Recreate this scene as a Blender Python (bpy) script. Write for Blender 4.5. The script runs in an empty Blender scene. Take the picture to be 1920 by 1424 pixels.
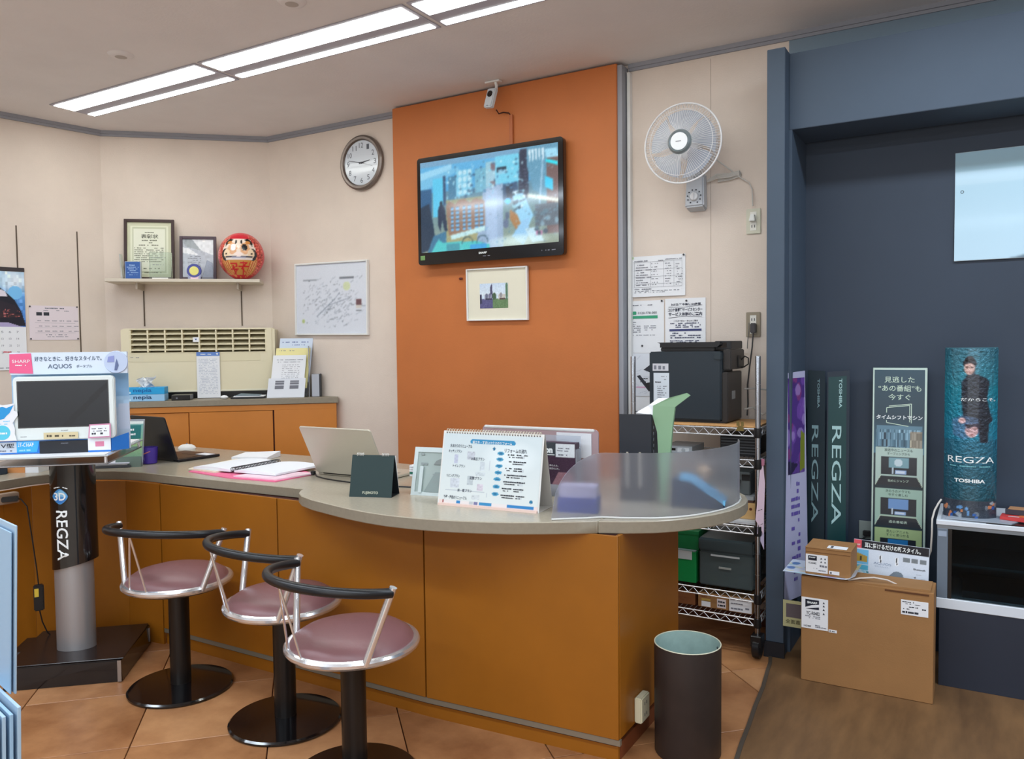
import bpy, bmesh, math, random
import numpy as np
from mathutils import Matrix, Vector, Euler
R=math.radians
random.seed(7)
SC=bpy.context.scene
COL=SC.collection
# ------------------------------------------------------------------ camera
cam_d=bpy.data.cameras.new('camera'); cam=bpy.data.objects.new('camera',cam_d); COL.objects.link(cam)
cam_d.sensor_fit='HORIZONTAL'; cam_d.sensor_width=36.0; cam_d.lens=36.0*1500/1920; cam_d.clip_start=.02
_y,_p,_r=R(30.5),R(2.5),R(.66)
F=Vector((-math.sin(_y)*math.cos(_p),math.cos(_y)*math.cos(_p),-math.sin(_p)))
R0=Vector((math.cos(_y),math.sin(_y),0)); D0=-(R0.cross(F))
RR=R0*math.cos(_r)+D0*math.sin(_r); DD=D0*math.cos(_r)-R0*math.sin(_r)
m=Matrix((RR,-DD,-F)).transposed().to_4x4(); m.translation=Vector((0,0,1.5)); cam.matrix_world=m
SC.camera=cam
# ------------------------------------------------------------------ world, exposure
w=bpy.data.worlds.new('world'); SC.world=w; w.use_nodes=True
w.node_tree.nodes['Background'].inputs[0].default_value=(.75,.85,1,1); w.node_tree.nodes['Background'].inputs[1].default_value=.6
SC.view_settings.view_transform='Standard'; SC.view_settings.look='None'; SC.view_settings.gamma=1.0
SC.view_settings.exposure=0.0
try: SC.view_settings.use_curve_mapping=False
except Exception: pass
# ------------------------------------------------------------------ lamps of the room (rows of ceiling fixtures; the near row is built as fixtures below), plus added fill
def area(name,loc,sx,sy,power,rot=(0,0,0),color=(.845,.97,1.10)):
    l=bpy.data.lights.new(name,'AREA'); l.shape='RECTANGLE'; l.size=sx; l.size_y=sy; l.energy=power; l.color=color
    o=bpy.data.objects.new(name,l); o.location=loc; o.rotation_euler=rot; COL.objects.link(o); return o
LAMP_E=14.0
area('ceiling_lamp_row',(-1.3,.75,3.03),7.6,.22,118)
area('ceiling_lamp_row_added',(1.6,3.08,3.03),4.2,.20,62)  # unseen continuation of the near row, added to light header and alcove
area('ceiling_lamp_row_rear',(-1.3,-1.6,3.03),7.6,.22,118)
area('rear_fill_light',(1.5,-4.6,1.5),7.0,2.4,100,(R(90),0,0),(.86,.94,1))  # added unseen fill from behind the camera; no window is built
# ------------------------------------------------------------------ materials
def lin(c):
    out=[]
    for v in c[:3]:
        v=v/255.0; out.append(v/12.92 if v<=.04045 else ((v+.055)/1.055)**2.4)
    return tuple(out)
MAT={}
def mat(name,c=(200,200,200),rough=.6,metal=0,var=0.0,scale=8,bump=0.0,bscale=60,emit=0,trans=0,alpha=1,coat=0,spec=.5,ior=1.45,stretch=None,c2=None,attr=False,coord='Object'):
    if name in MAT: return MAT[name]
    M=bpy.data.materials.new(name); M.use_nodes=True; MAT[name]=M
    nt=M.node_tree; b=nt.nodes['Principled BSDF']; L=nt.links.new
    col=lin(c)+(1,)
    b.inputs['Base Color'].default_value=col; b.inputs['Roughness'].default_value=rough; b.inputs['Metallic'].default_value=metal
    b.inputs['Specular IOR Level'].default_value=spec; b.inputs['IOR'].default_value=ior
    b.inputs['Coat Weight'].default_value=coat; b.inputs['Coat Roughness'].default_value=.08
    b.inputs['Transmission Weight'].default_value=trans; b.inputs['Alpha'].default_value=alpha
    if emit: b.inputs['Emission Color'].default_value=col; b.inputs['Emission Strength'].default_value=emit
    if attr:
        if emit: b.inputs['Base Color'].default_value=(.01,.01,.012,1)
        a=nt.nodes.new('ShaderNodeAttribute'); a.attribute_name='Col'; (None if emit else L(a.outputs['Color'],b.inputs['Base Color']))
        if emit: L(a.outputs['Color'],b.inputs['Emission Color'])
    if var or bump:
        tc=nt.nodes.new('ShaderNodeTexCoord'); mp=nt.nodes.new('ShaderNodeMapping'); L(tc.outputs[coord],mp.inputs[0])
        if stretch: mp.inputs['Scale'].default_value=stretch
    if var and not attr:
        n=nt.nodes.new('ShaderNodeTexNoise'); n.inputs['Scale'].default_value=scale; n.inputs['Detail'].default_value=6; n.inputs['Roughness'].default_value=.6
        L(mp.outputs[0],n.inputs['Vector'])
        r=nt.nodes.new('ShaderNodeValToRGB'); L(n.outputs['Fac'],r.inputs[0])
        r.color_ramp.elements[0].position=.3; r.color_ramp.elements[1].position=.7
        d=lin(c2) if c2 else tuple(max(0,v*(1-var)) for v in col[:3])
        u=tuple(min(1,v*(1+var)) for v in col[:3]) if not c2 else col[:3]
        r.color_ramp.elements[0].color=d+(1,); r.color_ramp.elements[1].color=u+(1,)
        L(r.outputs[0],b.inputs['Base Color'])
    if bump:
        n2=nt.nodes.new('ShaderNodeTexNoise'); n2.inputs['Scale'].default_value=bscale; n2.inputs['Detail'].default_value=4; L(mp.outputs[0],n2.inputs['Vector'])
        bp=nt.nodes.new('ShaderNodeBump'); bp.inputs['Strength'].default_value=bump; bp.inputs['Distance'].default_value=.01
        L(n2.outputs['Fac'],bp.inputs['Height']); L(bp.outputs[0],b.inputs['Normal'])
    return M
cream=mat('cream_wallpaper',(221,207,195),.85,var=.05,scale=2.2,bump=.12,bscale=140)
ceil_m=mat('ceiling_board',(226,222,222),.9,var=.03,scale=3,bump=.1,bscale=90)
trim_m=mat('grey_trim',(150,152,160),.6)
orange_w=mat('orange_wall_panel',(190,110,56),.55,var=.05,scale=3,bump=.05,bscale=80)
counter_o=mat('counter_orange',(148,90,18),.42,var=.06,scale=4)
cab_o=mat('cabinet_orange',(200,124,48),.45,var=.05,scale=4)
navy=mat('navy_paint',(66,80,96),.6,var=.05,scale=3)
greyblue=mat('grey_blue_paint',(120,138,152),.7)
worktop_m=mat('worktop_laminate',(168,159,141),.25,var=.07,scale=90,spec=.5)
worktop_e=mat('worktop_edge',(140,131,114),.5,var=.06,scale=60)
darkgap=mat('dark_gap',(60,18,8),.8)
tile_m=mat('terracotta_tile',(188,135,90),.36,var=.3,scale=3.6,c2=(134,86,52),bump=.1,bscale=25)
tile_l=mat('terracotta_tile_light',(198,147,102),.36,var=.3,scale=3.2,c2=(146,96,60),bump=.1,bscale=25)
grout=mat('tile_joint',(92,48,26),.9)
wood_fl=mat('wood_vinyl',(132,98,64),.45,var=.3,scale=7,c2=(88,64,42),stretch=(1,.22,1),bump=.08,bscale=60)
chrome=mat('chrome',(226,228,232),.2,metal=.85)
wirem=mat('wire_chrome',(214,216,220),.35,metal=.5)
postm=mat('rack_post_chrome',(150,152,156),.22,metal=1)
steel=mat('brushed_steel',(165,162,160),.38,metal=1)
blackp=mat('black_plastic',(22,22,24),.38)
blackg=mat('black_gloss',(14,13,15),.12,coat=.5)
blackm=mat('black_metal',(20,18,18),.3)
rubber=mat('black_foam_rubber',(24,25,28),.32)
mauve=mat('mauve_vinyl',(122,84,86),.36,var=.06,scale=5,bump=.05,bscale=200)
white=mat('white_plastic',(228,228,226),.4)
offw=mat('ivory_plastic',(216,210,180),.5)
acw=mat('aircon_ivory',(224,214,184),.45)
acd=mat('aircon_dark',(150,136,102),.7)
paper=mat('paper_white',(232,234,238),.8)
paperw=mat('paper_warm',(230,222,200),.8)
ink=mat('ink_dark',(52,54,62),.8)
inkg=mat('ink_grey',(120,122,132),.8)
inkw=mat('ink_white',(235,240,240),.6)
inkb=mat('ink_blue',(28,60,140),.7)
inkc=mat('ink_cyan',(40,150,215),.5)
pinkp=mat('pink_paper',(232,110,150),.7)
pinkl=mat('pale_pink_paper',(235,205,218),.8)
silver=mat('silver_plastic',(188,182,168),.36,metal=.5)
carton=mat('brown_cardboard',(154,112,68),.75,var=.06,scale=6,bump=.05,bscale=150)
cartond=mat('cardboard_inside',(96,60,34),.9)
brownf=mat('dark_wood_frame',(58,36,34),.4)
glassy=mat('clear_acrylic',(236,242,244),.04,trans=1,ior=1.3,alpha=1)
frost=mat('frosted_acrylic',(226,229,237),.30,trans=.92,ior=1.2,spec=.4)
PRINT=mat('printed_sheet',attr=True,rough=.7)
PRINTG=mat('printed_gloss',attr=True,rough=.32,coat=.25)
SCREEN=mat('screen_image',attr=True,rough=.12,emit=1.2,coat=.5)
# ------------------------------------------------------------------ mesh builder
class MB:
    def __init__(s): s.v=[]; s.f=[]; s.mi=[]; s.X=None
    def _a(s,vs,fs,m=0):
        o=len(s.v)
        if s.X is not None: vs=[tuple(s.X@Vector(p)) for p in vs]
        s.v+=[tuple(p) for p in vs]; s.f+=[tuple(i+o for i in f) for f in fs]; s.mi+=[m]*len(fs); return s
    def box(s,x0,x1,y0,y1,z0,z1,m=0):
        vs=[(x0,y0,z0),(x1,y0,z0),(x1,y1,z0),(x0,y1,z0),(x0,y0,z1),(x1,y0,z1),(x1,y1,z1),(x0,y1,z1)]
        return s._a(vs,[(0,3,2,1),(4,5,6,7),(0,1,5,4),(1,2,6,5),(2,3,7,6),(3,0,4,7)],m)
    def hexa(s,vs,m=0):
        return s._a(vs,[(0,3,2,1),(4,5,6,7),(0,1,5,4),(1,2,6,5),(2,3,7,6),(3,0,4,7)],m)
    def prism(s,pts,z0,z1,m=0,mside=None):          # pts CCW in xy
        n=len(pts); vs=[(p[0],p[1],z0) for p in pts]+[(p[0],p[1],z1) for p in pts]
        s._a(vs,[tuple(range(n-1,-1,-1)),tuple(range(n,2*n))],m)
        o=len(s.v)-2*n; k=[(i,(i+1)%n,(i+1)%n+n,i+n) for i in range(n)]
        s.f+=[tuple(a+o for a in f) for f in k]; s.mi+=[m if mside is None else mside]*n; return s
    def plate(s,pts,y0,y1,m=0):                      # pts (x,z) outline, extruded in y (y0 front)
        n=len(pts); vs=[(p[0],y0,p[1]) for p in pts]+[(p[0],y1,p[1]) for p in pts]
        return s._a(vs,[tuple(range(n)),tuple(range(2*n-1,n-1,-1))]+[((i+1)%n,i,i+n,(i+1)%n+n) for i in range(n)],m)
    def quad(s,a,b,c,d,m=0): return s._a([a,b,c,d],[(0,1,2,3)],m)
    def cyl(s,p0,p1,r0,r1=None,n=20,m=0,cap=True):
        r1=r0 if r1 is None else r1; p0=Vector(p0); p1=Vector(p1); d=(p1-p0).normalized()
        a=d.orthogonal().normalized(); b=d.cross(a); vs=[]
        for p,r in((p0,r0),(p1,r1)):
            for i in range(n):
                t=2*math.pi*i/n; vs.append(p+a*r*math.cos(t)+b*r*math.sin(t))
        fs=[(i,(i+1)%n,(i+1)%n+n,i+n) for i in range(n)]
        if cap: fs+=[tuple(range(n-1,-1,-1)),tuple(range(n,2*n))]
        return s._a(vs,fs,m)
    def tube(s,path,r,n=8,closed=False,m=0):
        P=[Vector(p) for p in path]; N=len(P); vs=[]; prev=None
        for i,p in enumerate(P):
            if closed: t=(P[(i+1)%N]-P[i-1])
            else: t=P[min(i+1,N-1)]-P[max(i-1,0)]
            t.normalize()
            a=t.orthogonal().normalized() if prev is None else (prev-t*prev.dot(t)).normalized()
            prev=a; b=t.cross(a); rr=r[i] if isinstance(r,(list,tuple)) else r
            for k in range(n):
                q=2*math.pi*k/n; vs.append(p+a*rr*math.cos(q)+b*rr*math.sin(q))
        fs=[]
        for i in range(N if closed else N-1):
            j=(i+1)%N
            for k in range(n): fs.append((i*n+k,i*n+(k+1)%n,j*n+(k+1)%n,j*n+k))
        if not closed: fs+=[tuple(range(n-1,-1,-1)),tuple(range((N-1)*n,N*n))]
        return s._a(vs,fs,m)
    def lathe(s,prof,n=40,m=0,c=(0,0,0),sx=1,sy=1,cap=True):   # prof [(r,z)] bottom to top
        vs=[]; N=len(prof)
        for r,z in prof:
            for i in range(n):
                t=2*math.pi*i/n; vs.append((c[0]+sx*r*math.cos(t),c[1]+sy*r*math.sin(t),c[2]+z))
        fs=[(j*n+i,j*n+(i+1)%n,(j+1)*n+(i+1)%n,(j+1)*n+i) for j in range(N-1) for i in range(n)]
        if not cap: return s._a(vs,fs,m)
        if prof[0][0]>1e-5: fs.append(tuple(range(n-1,-1,-1)))
        if prof[-1][0]>1e-5: fs.append(tuple(range((N-1)*n,N*n)))
        return s._a(vs,fs,m)
    def build(s,name,mats,parent=None,loc=None,rot=None,bevel=0,smooth=False,seg=2,ang=35):
        me=bpy.data.meshes.new(name); me.from_pydata(s.v,[],s.f); me.update()
        if not isinstance(mats,(list,tuple)): mats=[mats]
        for q in mats: me.materials.append(q)
        me.polygons.foreach_set('material_index',s.mi)
        if bevel:
            b=bmesh.new(); b.from_mesh(me)
            eds=[e for e in b.edges if len(e.link_faces)==2 and e.calc_face_angle(0)>R(30)]
            bmesh.ops.bevel(b,geom=eds,offset=bevel,segments=seg,affect='EDGES',clamp_overlap=True)
            b.to_mesh(me); b.free(); smooth=True
        if smooth:
            me.polygons.foreach_set('use_smooth',[True]*len(me.polygons)); me.set_sharp_from_angle(angle=R(ang))
        o=bpy.data.objects.new(name,me); COL.objects.link(o)
        if parent is not None: o.parent=parent
        if loc: o.location=loc
        if rot: o.rotation_euler=rot
        return o
def thing(name,label,cat,loc=(0,0,0),rz=0,group=None,rot=None):
    o=bpy.data.objects.new(name,None); COL.objects.link(o); o.location=loc; o.rotation_euler=rot if rot else (0,0,R(rz)); o.empty_display_size=.05
    o['label']=label; o['category']=cat
    if group: o['group']=group
    return o
def tag(o,label,cat,group=None):
    o['label']=label; o['category']=cat
    if group: o['group']=group
    return o
def struct(o): o['kind']='structure'; return o
def lab(o,l): o['label']=l; return o
# ------------------------------------------------------------------ lettering
_tc={}
def tmesh(s,bold=0):
    k=(s,bold)
    if k in _tc: return _tc[k]
    cu=bpy.data.curves.new('t','FONT'); cu.body=s; cu.size=1; cu.resolution_u=3
    if bold: cu.offset=bold
    ob=bpy.data.objects.new('t',cu); COL.objects.link(ob)
    dg=bpy.context.evaluated_depsgraph_get(); me=bpy.data.meshes.new_from_object(ob.evaluated_get(dg))
    v=np.array([q.co[:] for q in me.vertices]) if len(me.vertices) else np.zeros((0,3)); f=[tuple(p.vertices) for p in me.polygons]
    bpy.data.objects.remove(ob); bpy.data.curves.remove(cu); bpy.data.meshes.remove(me)
    _tc[k]=(v,f); return _tc[k]
def texts(parent,items,mt,name='lettering',y=-.001,fn=None,bold=0):
    """items: (string,x0,x1,z0,z1[,rot]) fitted to the box in the local xz plane (rot=-90 reads downwards)"""
    mb=MB()
    for it in items:
        s,x0,x1,z0,z1=it[:5]; rot=it[5] if len(it)>5 else 0; bd=it[6] if len(it)>6 else bold
        v,f=tmesh(s,bd)
        if not len(v): continue
        a=v[:,0].copy(); b=v[:,1].copy()
        if rot==-90: a,b=b.copy(),-a.copy()
        elif rot==90: a,b=-b.copy(),a.copy()
        a=(a-a.min())/max(1e-6,a.max()-a.min()); b=(b-b.min())/max(1e-6,b.max()-b.min())
        P=[(x0+(x1-x0)*p,y,z0+(z1-z0)*q) for p,q in zip(a,b)]
        if fn: P=[fn(p) for p in P]
        mb._a(P,f)
    if not mb.f: return None
    return mb.build(name,mt,parent)
def bars(parent,rows,mt,name='printed_lines',y=-.0008,fn=None,seed=1):
    """rows: (x0,x1,z,height,gap probability) small unreadable print"""
    rg=random.Random(seed); mb=MB()
    for x0,x1,z,h,g in rows:
        x=x0
        while x<x1-h*.4:
            wd=min(h*rg.uniform(.5,2.2),x1-x)
            if rg.random()>g:
                k=h*rg.uniform(.75,1); P=[(x,y,z),(x+wd,y,z),(x+wd,y,z+k),(x,y,z+k)]
                if fn: P=[fn(p) for p in P]
                mb._a(P,[(0,1,2,3)])
            x+=wd+h*.22
    if mb.f: return mb.build(name,mt,parent)
# ------------------------------------------------------------------ painted prints (colour attribute on a fine grid)
class Cv:
    def __init__(s,w,h,c): s.w,s.h=w,h; s.a=np.ones((h,w,3))*np.array(c)/255.; s.x,s.y=np.meshgrid((np.arange(w)+.5)/w,(np.arange(h)+.5)/h)
    def put(s,mk,c,al=1):
        c=np.array(c)/255.; s.a[mk]=s.a[mk]*(1-al)+c*al; return s
    def rect(s,x0,y0,x1,y1,c,al=1): return s.put((s.x>=x0)&(s.x<x1)&(s.y>=y0)&(s.y<y1),c,al)
    def ell(s,cx,cy,rx,ry,c,al=1): return s.put(((s.x-cx)/rx)**2+((s.y-cy)/ry)**2<1,c,al)
    def poly(s,pts,c,al=1):
        mk=np.zeros(s.x.shape,bool); n=len(pts)
        for i in range(n):
            x1,y1=pts[i]; x2,y2=pts[(i+1)%n]
            if y1==y2: continue
            k=((y1>s.y)!=(y2>s.y))&(s.x<(x2-x1)*(s.y-y1)/(y2-y1)+x1); mk^=k
        return s.put(mk,c,al)
    def line(s,x0,y0,x1,y1,wd,c,al=1):
        asp=s.h/s.w; dx,dy=x1-x0,(y1-y0)*asp; L2=dx*dx+dy*dy+1e-9
        t=np.clip(((s.x-x0)*dx+(s.y-y0)*asp*dy)/L2,0,1); d=np.hypot(s.x-x0-t*dx,(s.y-y0)*asp-t*dy)
        return s.put(d<wd,c,al)
    def glow(s,cx,cy,rx,ry,c,al=1):
        d=np.clip(1-((s.x-cx)/rx)**2-((s.y-cy)/ry)**2,0,1)[...,None]*al; s.a=s.a*(1-d)+np.array(c)/255.*d; return s
    def vgrad(s,y0,y1,c0,c1,x0=0,x1=1):
        t=np.clip((s.y-y0)/(y1-y0),0,1)[...,None]; g=np.array(c0)/255.*(1-t)+np.array(c1)/255.*t
        mk=(s.y>=y0)&(s.y<y1)&(s.x>=x0)&(s.x<x1); s.a[mk]=g[mk]; return s
    def noise(s,k,cells=0,seed=0,x0=0,y0=0,x1=1,y1=1):
        rg=np.random.default_rng(seed)
        if cells:
            n=rg.normal(0,1,(cells,cells)); yi=(s.y*cells).astype(int).clip(0,cells-1); xi=(s.x*cells).astype(int).clip(0,cells-1); n=n[yi,xi]
        else: n=rg.normal(0,1,s.x.shape)
        mk=(s.x>=x0)&(s.x<x1)&(s.y>=y0)&(s.y<y1); s.a[mk]=np.clip(s.a[mk]+(n[...,None]*k)[mk],0,1); return s
    def blur(s,n=1):
        for _ in range(n):
            p=np.pad(s.a,((1,1),(1,1),(0,0)),'edge'); s.a=(p[:-2,1:-1]+p[2:,1:-1]+p[1:-1,:-2]+p[1:-1,2:]+2*p[1:-1,1:-1])/6.
        return s
    def specks(s,n,x0,y0,x1,y1,cols,rx=(.005,.02),ry=(.005,.02),seed=0,al=1):
        rg=random.Random(seed)
        for _ in range(n): s.ell(rg.uniform(x0,x1),rg.uniform(y0,y1),rg.uniform(*rx),rg.uniform(*ry),rg.choice(cols),al)
        return s
def pic(parent,cv,fn,mt=None,name='printed_face'):
    """grid mesh; fn(u,v)->local point, v downwards"""
    W,H=cv.w,cv.h; us=(np.arange(W))/(W-1.); vs_=(np.arange(H))/(H-1.)
    V=[fn(u,v) for v in vs_ for u in us]
    idx=np.arange(W*H).reshape(H,W); q=np.stack([idx[1:,:-1],idx[1:,1:],idx[:-1,1:],idx[:-1,:-1]],-1).reshape(-1,4)
    me=bpy.data.meshes.new(name); me.from_pydata(V,[],[tuple(int(i) for i in r) for r in q]); me.update()
    c=np.clip(cv.a,0,1); c=np.where(c<=.04045,c/12.92,((c+.055)/1.055)**2.4); rgba=np.ones((W*H,4),dtype=np.float32); rgba[:,:3]=c.reshape(-1,3)
    at=me.color_attributes.new('Col','FLOAT_COLOR','POINT'); at.data.foreach_set('color',rgba.ravel())
    me.materials.append(mt or PRINT); me.polygons.foreach_set('use_smooth',[True]*len(me.polygons))
    o=bpy.data.objects.new(name,me); COL.objects.link(o); o.parent=parent; return o
def flat(x0,x1,z0,z1,y=-.001): return lambda u,v:(x0+(x1-x0)*u,y,z1+(z0-z1)*v)
def rrect(x0,x1,z0,z1,r,n=4):
    P=[]
    for cx,cz,a in((x1-r,z0+r,-90),(x1-r,z1-r,0),(x0+r,z1-r,90),(x0+r,z0+r,180)):
        for i in range(n+1):
            t=R(a+90*i/n); P.append((cx+r*math.cos(t),cz+r*math.sin(t)))
    return P
def arc(cx,cy,r,a0,a1,n): return [(cx+r*math.cos(R(a0+(a1-a0)*i/n)),cy+r*math.sin(R(a0+(a1-a0)*i/n))) for i in range(n+1)]
# ================================================================== THE SETTING
WY=4.25; AZ=42.16; E0=Vector((-5.416,3.483,0)); U=Vector((math.cos(R(AZ)),math.sin(R(AZ)),0)); NV=Vector((U.y,-U.x,0))
def DP(s,off,z=0): p=E0+U*s+NV*off; return (p.x,p.y,z)
LZ=79.83; L0=Vector((-5.53,2.87,0)); LU=Vector((math.cos(R(LZ)),math.sin(R(LZ)),0)); LN=Vector((LU.y,-LU.x,0))
def LP(s,off,z=0): p=L0+LU*s+LN*off; return (p.x,p.y,z)
CEIL=3.05
# floor slab and tiles laid diagonally
fl=struct(MB().box(-6.2,5,-5,4.6,-.06,-.012).build('floor',grout))
S=.505; q=S*math.sqrt(2); c45=math.sqrt(.5)
def clip_poly(poly,side):   # keep side(p)>=0
    out=[]
    for i in range(len(poly)):
        a,b=poly[i],poly[(i+1)%len(poly)]; da,db=side(a),side(b)
        if da>=0: out.append(a)
        if (da>=0)!=(db>=0):
            t=da/(da-db); out.append((a[0]+(b[0]-a[0])*t,a[1]+(b[1]-a[1])*t))
    return out
ntile=0
for i in range(-9,9):
    for j in range(-9,10):
        A0=-5.27+.714*i; B0=-.951+.714*j; g=.0022*1.414
        c=[(A0+g,B0+g),(A0+.714-g,B0+g),(A0+.714-g,B0+.714-g),(A0+g,B0+.714-g)]   # (x-y, x+y)
        P=[((a+b)/2,(b-a)/2) for a,b in c]
        P=[P[0],P[1],P[2],P[3]]
        cx=sum(p[0] for p in P)/4; cy=sum(p[1] for p in P)/4
        if cx>-.35 or cx<-5.8 or cy<.7 or cy>4.7: continue
        if (cx+3.2)*.0+cx*(-.5)+cy*.86<.9: continue
        for sd in(lambda p:WY-.002-p[1],lambda p:p[0]+5.6,lambda p:-.30-p[0]):
            P=clip_poly(P,sd)
            if len(P)<3: break
        if len(P)<3: continue
        MB().prism(P,-.012,0.0).build('tile',tile_m if (i*3+j*5)%4 else tile_l,fl,bevel=.0015,seg=1); ntile+=1
struct(MB().box(-6.1,5,-5,.62,-.0115,-.001).build('floor_shop_front',mat('shop_floor_light',(196,176,156),.5)))  # unseen floor slab added, pale to bounce light up to the ceiling
# wood vinyl platform edge curve
edge=[(-.862,3.84),(-.845,3.76),(-.836,3.67),(-.812,3.48),(-.797,3.28),(-.777,3.085),(-.766,2.945),(-.75,2.8),(-.72,2.5),(-.68,2.1),(-.6,1.6),(-.4,.9),(.1,.0)]
poly=edge+[(5,0.0),(5,4.4),(-.862,4.4)]
struct(MB().prism(poly,-.011,.004).build('floor_wood',wood_fl))
e2=[(p[0]+.016,p[1]) for p in edge]
mbt=MB()
for a,b,c,d in zip(edge[:-1],edge[1:],e2[1:],e2[:-1]): mbt.prism([a,b,c,d],.004,.007)
struct(mbt.build('trim_floor_edge',mat('edge_strip',(74,64,54),.7)))
struct(MB().box(-6.2,5,-5,4.6,CEIL,CEIL+.1).build('ceiling',ceil_m))
# walls
def wall(name,a,b,t,z0,z1,m):      # a->b seen from the room left to right
    a=Vector((a[0],a[1],0)); b=Vector((b[0],b[1],0)); u=(b-a).normalized(); n=Vector((u.y,-u.x,0))
    P=[a,b,b-n*t,a-n*t]
    return struct(MB().prism([(p.x,p.y) for p in P],z0,z1).build(name,m))
wl=Vector(LP(-8.2,0)); 
wall('wall_left',(wl.x,wl.y),LP(.6228,0)[:2],.1,-.01,CEIL,cream)
wall('wall_corner',(-5.4234,3.4763),(-4.569,4.25),.1,-.01,CEIL,cream)
wall('wall_back',(-4.569,4.25),(-.86,4.25),.1,-.01,CEIL,cream)
wall('wall_rear',(4.9,-4.8),(-6.2,-4.8),.1,-.01,CEIL,cream)
wall('wall_right',(4.9,4.3),(4.9,-4.8),.1,-.01,CEIL,cream)
struct(MB().box(-.86,4.9,4.245,4.34,2.6,CEIL).build('wall_upper_right',greyblue))
struct(MB().box(-3.325,-1.755,4.15,4.25,0,CEIL-.012).build('wall_orange_pier',orange_w,bevel=.003))
# aluminium channel beside the pier
struct(MB().box(-1.755,-1.728,4.16,4.25,0,CEIL-.02).build('trim_pier_channel',trim_m))
struct(MB().box(-1.7215,-1.704,4.215,4.25,0,3.0).build('trim_white_bead',white))
# cornice mouldings
def cornice(name,a,b,m=trim_m):
    a=Vector((a[0],a[1],0)); b=Vector((b[0],b[1],0)); u=(b-a).normalized(); n=Vector((u.y,-u.x,0)); mb=MB()
    for d,z0,z1 in((.02,3.028,3.05),(.012,3.012,3.028)):
        P=[a+n*d,b+n*d,b,a]; mb.prism([(p.x,p.y) for p in P],z0,z1)
    return struct(mb.build(name,m))
cornice('trim_cornice_left',(wl.x,wl.y),(-5.416,3.483)); cornice('trim_cornice_corner',(-5.416,3.483),(-4.569,4.25))
cornice('trim_cornice_back',(-4.569,4.25),(-3.325,4.25)); cornice('trim_cornice_right',(-1.72,4.25),(4.9,4.25))
# seams of the wallpaper sheets above the rack
struct(MB().box(-1.262,-1.2605,4.2485,4.25,1.4,3.0).build('trim_wallpaper_seam',mat('seam_shadow',(170,156,142),.9)))
# navy alcove
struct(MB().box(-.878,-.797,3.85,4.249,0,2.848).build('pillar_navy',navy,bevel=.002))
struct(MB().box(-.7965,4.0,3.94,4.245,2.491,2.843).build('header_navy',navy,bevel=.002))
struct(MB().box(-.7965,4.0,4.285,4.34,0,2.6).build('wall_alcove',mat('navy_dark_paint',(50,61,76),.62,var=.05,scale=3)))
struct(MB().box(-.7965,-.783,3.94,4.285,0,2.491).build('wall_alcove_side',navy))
struct(MB().box(-.885,-.790,3.838,3.85,0.0,.075).build('baseboard_pillar',mat('baseboard_dark',(30,30,36),.5)))
struct(MB().box(-1.70,-.88,4.236,4.25,0,.09).build('baseboard_back',mat('baseboard_brown',(96,52,34),.6)))
# slotted shelf rails recessed in the walls
railm=mat('rail_slot',(92,78,66),.7)
for nm,P in (('shelf_rail',[LP(.064,.0,0),LP(.442,.0,0)]),):
    for k,(p,z0,z1) in enumerate(((P[0],1.3,2.325),(P[1],1.3,2.322))):
        t=thing('wall_slot_rail',['thin dark shelf rail running down behind the hanging calendar','thin dark shelf rail right of the pinned price sheet'][k],'rail',(p[0],p[1],z0),LZ)
        MB().box(-.004,.004,-.003,0,0,z1-z0).build('rail_strip',railm,t)
# ---- ceiling fixtures
diff=mat('lamp_diffuser',(250,255,250),.5,emit=LAMP_E)
def fixture(x0,x1,label):
    t=thing('ceiling_light',label,'ceiling light',((x0+x1)/2,3.085,CEIL),0,'recessed strip lights in the ceiling'); h=(x1-x0)/2
    MB().box(-h-.02,h+.02,-.145,.165,-.006,-.0005).build('housing',mat('lamp_housing',(172,170,182),.6),t,bevel=.002,seg=1)
    MB().box(-h,h,-.125,.008,-.009,-.0062).build('diffuser',diff,t)
    MB().box(-h+.0,h-.0,.098,.145,-.009,-.0062).build('diffuser',diff,t)
    return t
fixture(-5.08,-3.735,'strip light nearest the left wall, with a wide and a narrow glowing panel')
fixture(-3.67,-2.31,'middle strip light of the ceiling row, between the other two')
fixture(-2.245,-.88,'strip light cut off by the top edge of the photo')
for x,y,l in((-3.93,2.655,'round white ceiling detector left of the strip lights'),(-2.69,2.66,'round white ceiling detector at the top edge of the photo')):
    t=thing('smoke_detector',l,'detector',(x,y,CEIL)); MB().lathe([(.045,-.014),(.055,-.010),(.065,-.0005)],28).build('cover',ceil_m,t,smooth=True); MB().lathe([(.02,-.017),(.03,-.0145)],20).build('button',mat('cap_button',(180,172,166),.7),t,smooth=True)
# ================================================================== COUNTER
ZT,ZB=.865,.820
ct=thing('reception_counter','long curved orange reception counter with grey-beige worktop','counter',(0,0,0))
outer=[(-4.06,.9),(-4.09,1.5),(-4.11,1.9),(-4.115,2.06),(-4.125,2.22),(-4.085,2.36),(-3.99,2.465),(-3.87,2.525),(-3.72,2.555),(-3.36,2.565),(-2.615,2.59)]
lobe=[(-2.60,2.555),(-2.565,2.51),(-2.50,2.462),(-2.40,2.42),(-2.27,2.385),(-2.15,2.355),(-2.03,2.335),(-1.93,2.328),(-1.83,2.333),(-1.73,2.347),(-1.64,2.368),(-1.55,2.397),(-1.45,2.435),(-1.35,2.49),(-1.26,2.545),(-1.182,2.598)]
inner=[(-1.182,3.47),(-1.55,3.40),(-3.40,3.40),(-3.67,3.39),(-4.35,3.38),(-4.75,3.28),(-4.80,3.0),(-4.80,.9)]
w1=MB().prism(outer+lobe+inner,ZB,ZT,0,1).build('worktop',[worktop_m,worktop_e],ct,bevel=.003,seg=1)
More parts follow.
